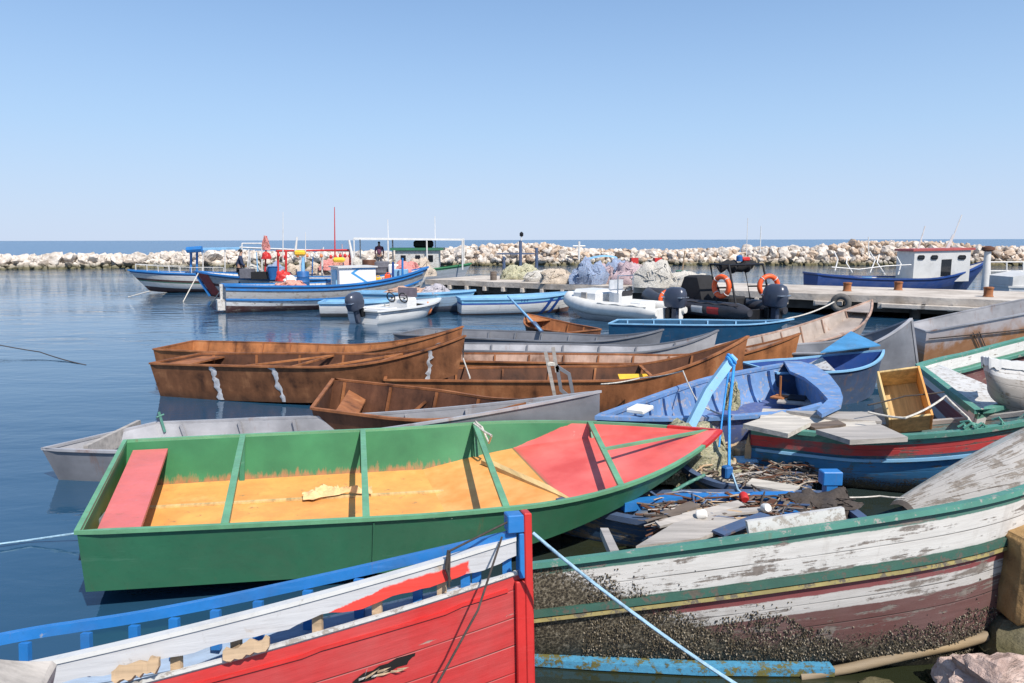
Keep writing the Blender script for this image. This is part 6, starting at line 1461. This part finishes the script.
rope('thin grey line running past the plywood box to the white boat corner', [onz(868, 405, .85), onz(905, 396, .90), onz(944, 392, .93)], .009, 'rope_dark', .01)
rope('rope hanging from the white boat corner down to the teal rail', [onz(946, 397, .92), onz(968, 418, .75), onz(976, 430, .66)], .014, 'rope', .01)
rope('dark cord trailing over the broken white bow', [onz(1018, 372, .80), onz(1008, 384, .70), onz(1010, 396, .62)], .012, 'rope_dark')
rope('thin line hung across the dark water behind the hulk', [onz(836, 497, .30), onz(880, 496, .28), onz(905, 498, .30)], .008, 'rope', .02)
# blue pole and hanging bright blue ropes
pl = thing('pole', 'thick pale blue pole leaning over the violet boat', 'pole', tuple(onz(681, 428, .62)))
p0 = onz(681, 428, .62); p1 = W(733, 357, p0.y+.45)-p0
b = MB(); b.bar([Vector((0, 0, -.2)), p1*.5, p1], .095, .085, up=(0, 1, 0)); b.obj('spar', 'blue_pale', pl, 40); 
b = MB(); b.torus(p1*.97, .06, .022, Matrix.Rotation(.9, 3, 'Y'), 16, 6); b.torus(p1*.93, .06, .02, Matrix.Rotation(1.1, 3, 'Y'), 16, 6); b.obj('lashing', 'rope_bright', pl)
pt = p0+p1
for i, (px, py, z_, lab, r_) in enumerate([(719, 447, .45, 'bright blue rope hanging straight down from the pole tip, left of its twin', .011), (729, 470, .30, 'bright blue rope hanging from the pole tip to the wreck, right of its twin', .017)]):
    q = onz(px, py, z_); rope(lab, [pt+Vector((-.03+.05*i, 0, -.03)), pt.lerp(q, .5)+Vector((-.02, 0, 0)), q], r_, 'rope_bright', .0)
mound('net_bundle', 'dark clump of rope and floats dangling below the pole tip', 'rope bundle', pt+Vector((.0, -.02, -.62)), (.08, .07, .30), 'net_green', 91, lumps=.6)
rope('pale blue rope curving from the hanging rope down over the wreck', [onz(729, 462, .34), onz(738, 490, .30), onz(760, 508, .28), onz(790, 510, .26)], .012, 'rope_blue', .02)
b = MB(); b.box((0, 0, 0), (.10, .09, .13), rotz(.4), 0, .015); tag(b.obj('float', 'plastic_blue', None, loc=tuple(onz(727, 472, .32))), 'small blue float at the lower end of the hanging ropes', 'float')
# ------------------------------------------------------------------ wreckage and shore in the front right
rw = random.Random(21)
def heap(name, label, cat, boxpx, z, n, mats, ln=(.08, .4), th_=(.006, .018)):
    """driftwood, twigs and scraps thrown over an area given by picture corners on a level: one tangled mass"""
    b = MB(); x0, y0, x1, y1 = boxpx
    for i in range(n):
        px, py = rw.uniform(x0, x1), rw.uniform(y0, y1); c = onz(px, py, z)+Vector((0, 0, .015+.09*rw.random()**2)); a = rw.gauss(.2, .7); l = rw.uniform(*ln); d = Vector((math.cos(a), math.sin(a), rw.uniform(-.25, .25)))*l/2
        mi = rw.randrange(len(mats)); t_ = rw.uniform(*th_)
        if rw.random() < .3: b.bar([c-d, c+d], t_*4, t_*.8, mi=mi)
        else: b.tube([c-d, c+Vector((0, rw.uniform(-.03, .03), .02)), c+d], t_, 5, mi=mi)
    o = b.obj(name, mats, weld=False); return tag(o, label, cat, None, 'stuff')
heap('driftwood', 'tangle of driftwood twigs and litter in the half sunk blue wreck', 'debris', (655, 503, 800, 535), .28, 460, ['wood_dark', 'wood_dark', 'wood_grey', 'rust_dark', 'rust_dark', 'rope_dark', 'wood_tan', 'blue_steel'], (.06, .45), (.003, .012))
heap('driftwood', 'scraps of wood and cord on the small wrecked blue skiff end', 'debris', (735, 468, 815, 490), .18, 170, ['wood_dark', 'wood_dark', 'wood_grey', 'rope_dark', 'rust_dark', 'net_tan'], (.05, .32), (.003, .011))
heap('driftwood', 'rope and rotten wood heap on the shore stones under the green bow', 'debris', (655, 440, 735, 480), .16, 190, ['wood_dark', 'wood_grey', 'net_tan', 'wood_tan'], (.05, .25))
mound('net_pile', 'mossy brown rope heap under the tip of the green boat', 'fishing net', onz(690, 474, .02), (.55, .5, .50), 'net_green', 80, lumps=.5)
mound('net_pile', 'dark tangled net and cord at the right end of the blue wreck', 'fishing net', onz(815, 512, .25), (.30, .22, .16), 'rope_dark', 81, lumps=.7)
mound('net_pile', 'beige rope heap right of the hanging blue ropes', 'fishing net', onz(748, 462, .10), (.35, .25, .22), 'net_tan', 82, lumps=.6)
plank('loose_plank', 'long grey plank leaning from the green bow across the wreck', [(655, 521), (660, 526), (745, 505), (738, 500)], .42, .40, .02, 'wood_grey', cat='plank')
plank('loose_plank', 'short blue plank lying at the right end of the wreck', [(770, 516), (800, 522), (822, 512), (795, 508)], .34, .34, .04, 'blue', cat='plank')
plank('loose_plank', 'grey plank lying over the left end of the wreck', [(636, 546), (700, 538), (745, 520), (690, 513)], .40, .40, .03, 'wood_grey', cat='plank')
b = MB(); b.bar([(0, 0, -.3), (0, 0, .16)], .10, .10, up=(1, 0, 0)); b.box((.0, 0, .22), (.18, .12, .13), None, 0, .008); tag(b.obj('mooring_post', 'blue', None, loc=tuple(onz(829, 500, .30))), 'bright blue post with a square head at the end of the wreck', 'post')
b = MB(); b.bar([onz(622, 506, .36), onz(681, 499, .34), onz(795, 497, .34)], .10, .08); tag(b.obj('beam', 'blue'), 'blue beam lying along the back of the wreck', 'beam')
for i, (q, z_, m_, lab) in enumerate([([(690, 512), (770, 506), (772, 510), (692, 517)], .40, 'wood_grey', 'long grey broken plank lying lengthwise in the half sunk wreck'), ([(712, 530), (760, 512), (770, 515), (724, 535)], .42, 'blue_steel', 'slate blue broken board slanting over the wreck'), ([(660, 512), (690, 501), (700, 505), (672, 517)], .38, 'wood_dark', 'dark broken board at the left end of the wreck'),
        ([(752, 478), (800, 486), (792, 492), (746, 484)], .30, 'wood_pale', 'pale board across the small wrecked skiff end'), ([(775, 500), (812, 494), (816, 499), (780, 506)], .36, 'blue', 'bright blue broken board near the blue post')]):
    plank('broken_board', lab, q, z_, z_+.03*(i % 3), .02, m_, cat='board')
pipe = rope('pale green hose end sticking up from the rope heap', [onz(672, 492, .25), onz(690, 482, .32), onz(705, 475, .38)], .018, 'teal_worn', 0, 'hose', 'hose')
b = MB(); b.box((0, 0, 0), (.42, .26, .16), rotz(.35), 0, .015); tag(b.obj('timber_block', 'wood_tan', None, loc=tuple(onz(747, 452, .22))), 'tan timber block wedged under the teal boat corner', 'block')
b = MB(); b.box((0, 0, 0), (.25, .2, .12), rotz(.1), 0, .02); tag(b.obj('float', 'blue_pale', None, loc=tuple(onz(745, 463, .18))), 'pale blue block under the tan timber block', 'float')
for i, (px, py, m_, lab) in enumerate([(764, 508, 'plastic_white', 'white plastic scrap on the wreck'), (697, 515, 'plastic_white', 'white plastic lid among the driftwood'), (778, 528, 'orange', 'small orange can beside the white toe board'), (745, 500, 'red', 'tiny red cap on the long grey plank')]):
    b = MB(); b.lathe([(.03, 0), (.04, .01), (.04, .06), (.03, .08)], 12); tag(b.obj('litter', m_, None, 40, loc=tuple(onz(px, py, .42)), rot=(1.2, .3, i)), lab, 'litter')

# block, boulder and floating timbers at the right corner
t = NT('yellow_stone'); c = t.ramp(t.noise(3, 7, .65), [(.3, (.16, .10, .05)), (.5, (.32, .20, .09)), (.7, (.44, .31, .16))]); t.bump(t.noise(14, 8, .7), .7, .03); M['yellow_stone'] = t.out(c, .9, 0, .15)
b = MB(); bm = b.bm
p0, p1 = onz(1003, 600, .25), None
c0 = Vector((3.42, 4.42, .60)); b.box((0, 0, 0), (.64, .5, .56), None, 0, .025)
bmesh.ops.subdivide_edges(bm, edges=bm.edges, cuts=5, use_grid_fill=True)
for v_ in bm.verts: v_.co += v_.co.normalized()*.016*mnoise.fractal(v_.co*7, 1, 2, 4)
tag(b.obj('stone_block', 'yellow_stone', None, 50, loc=tuple(c0), rot=(0, 0, .05)), 'yellowish stone block at the right edge against the hulk end', 'stone')
me = rock_mesh(77, 'rock_pink', 4, .45); o = bpy.data.objects.new('boulder', me); col.objects.link(o); o.location = (2.84, 3.96, .12); o.scale = (.44, .30, .22); o.rotation_euler = (0.1, 0, .3)
tag(o, 'pinkish boulder in the bottom right corner', 'boulder')
me = rock_mesh(78, 'rock_tan', 3, .3); o = bpy.data.objects.new('boulder', me); col.objects.link(o); o.location = (2.18, 4.05, -.02); o.scale = (.16, .12, .10)
tag(o, 'small wet stone beside the pinkish boulder', 'boulder')
me = rock_mesh(79, 'rock_dark', 3, .3); o = bpy.data.objects.new('boulder', me); col.objects.link(o); o.location = (3.45, 4.35, .12); o.scale = (.5, .4, .26)
tag(o, 'flat stone under the yellowish block', 'boulder')
M['mossy'] = m_paint('mossy_blue_timber', srgb(96, 92, 46), .62, srgb(70, 140, 176), .8, 5, .35, .5)
b = MB(); pts = [onz(px, py, .035) for px, py in ((520, 658), (600, 663), (700, 668), (832, 669))]; b.bar(pts, .085, .05); tag(b.obj('floating_timber', 'mossy', None, 40), 'mossy blue timber floating under the white hulk', 'timber')
b = MB(); pts = [onz(px, py, z_) for px, py, z_ in ((800, 677, .0), (850, 668, .04), (905, 655, .10), (955, 645, .14), (986, 636, .18))]
rows = []
for i, p in enumerate(pts): rows.append([p+Vector((0, .03*(1+.15*i/4)*math.cos(a), .03*(1+.2*i/4)*math.sin(a))) for a in np.linspace(0, 6.283, 11)[:-1]])
vs = b.loft(rows, close=True); b.bm.faces.new(vs[0]); b.bm.faces.new(vs[-1]); tag(b.obj('driftwood_branch', m_wood('wet_branch', (.22, .16, .09)), None, 60), 'bent driftwood branch in the water by the corner boulder', 'branch')
b = MB(); b.box((0, 0, 0), (.26, .2, .15), Euler((.15, .25, .35)).to_matrix(), 0, .02); bmesh.ops.subdivide_edges(b.bm, edges=b.bm.edges, cuts=3, use_grid_fill=True)
for v_ in b.bm.verts: v_.co += Vector((mnoise.noise(v_.co*7), mnoise.noise(v_.co*7+Vector((5, 0, 0))), mnoise.noise(v_.co*7+Vector((0, 9, 0)))))*.02
tag(b.obj('timber_chunk', 'wood_grey', None, 40, loc=tuple(onz(10, 690, .90))), 'weathered grey timber chunk in the bottom left corner on the red boat', 'timber')
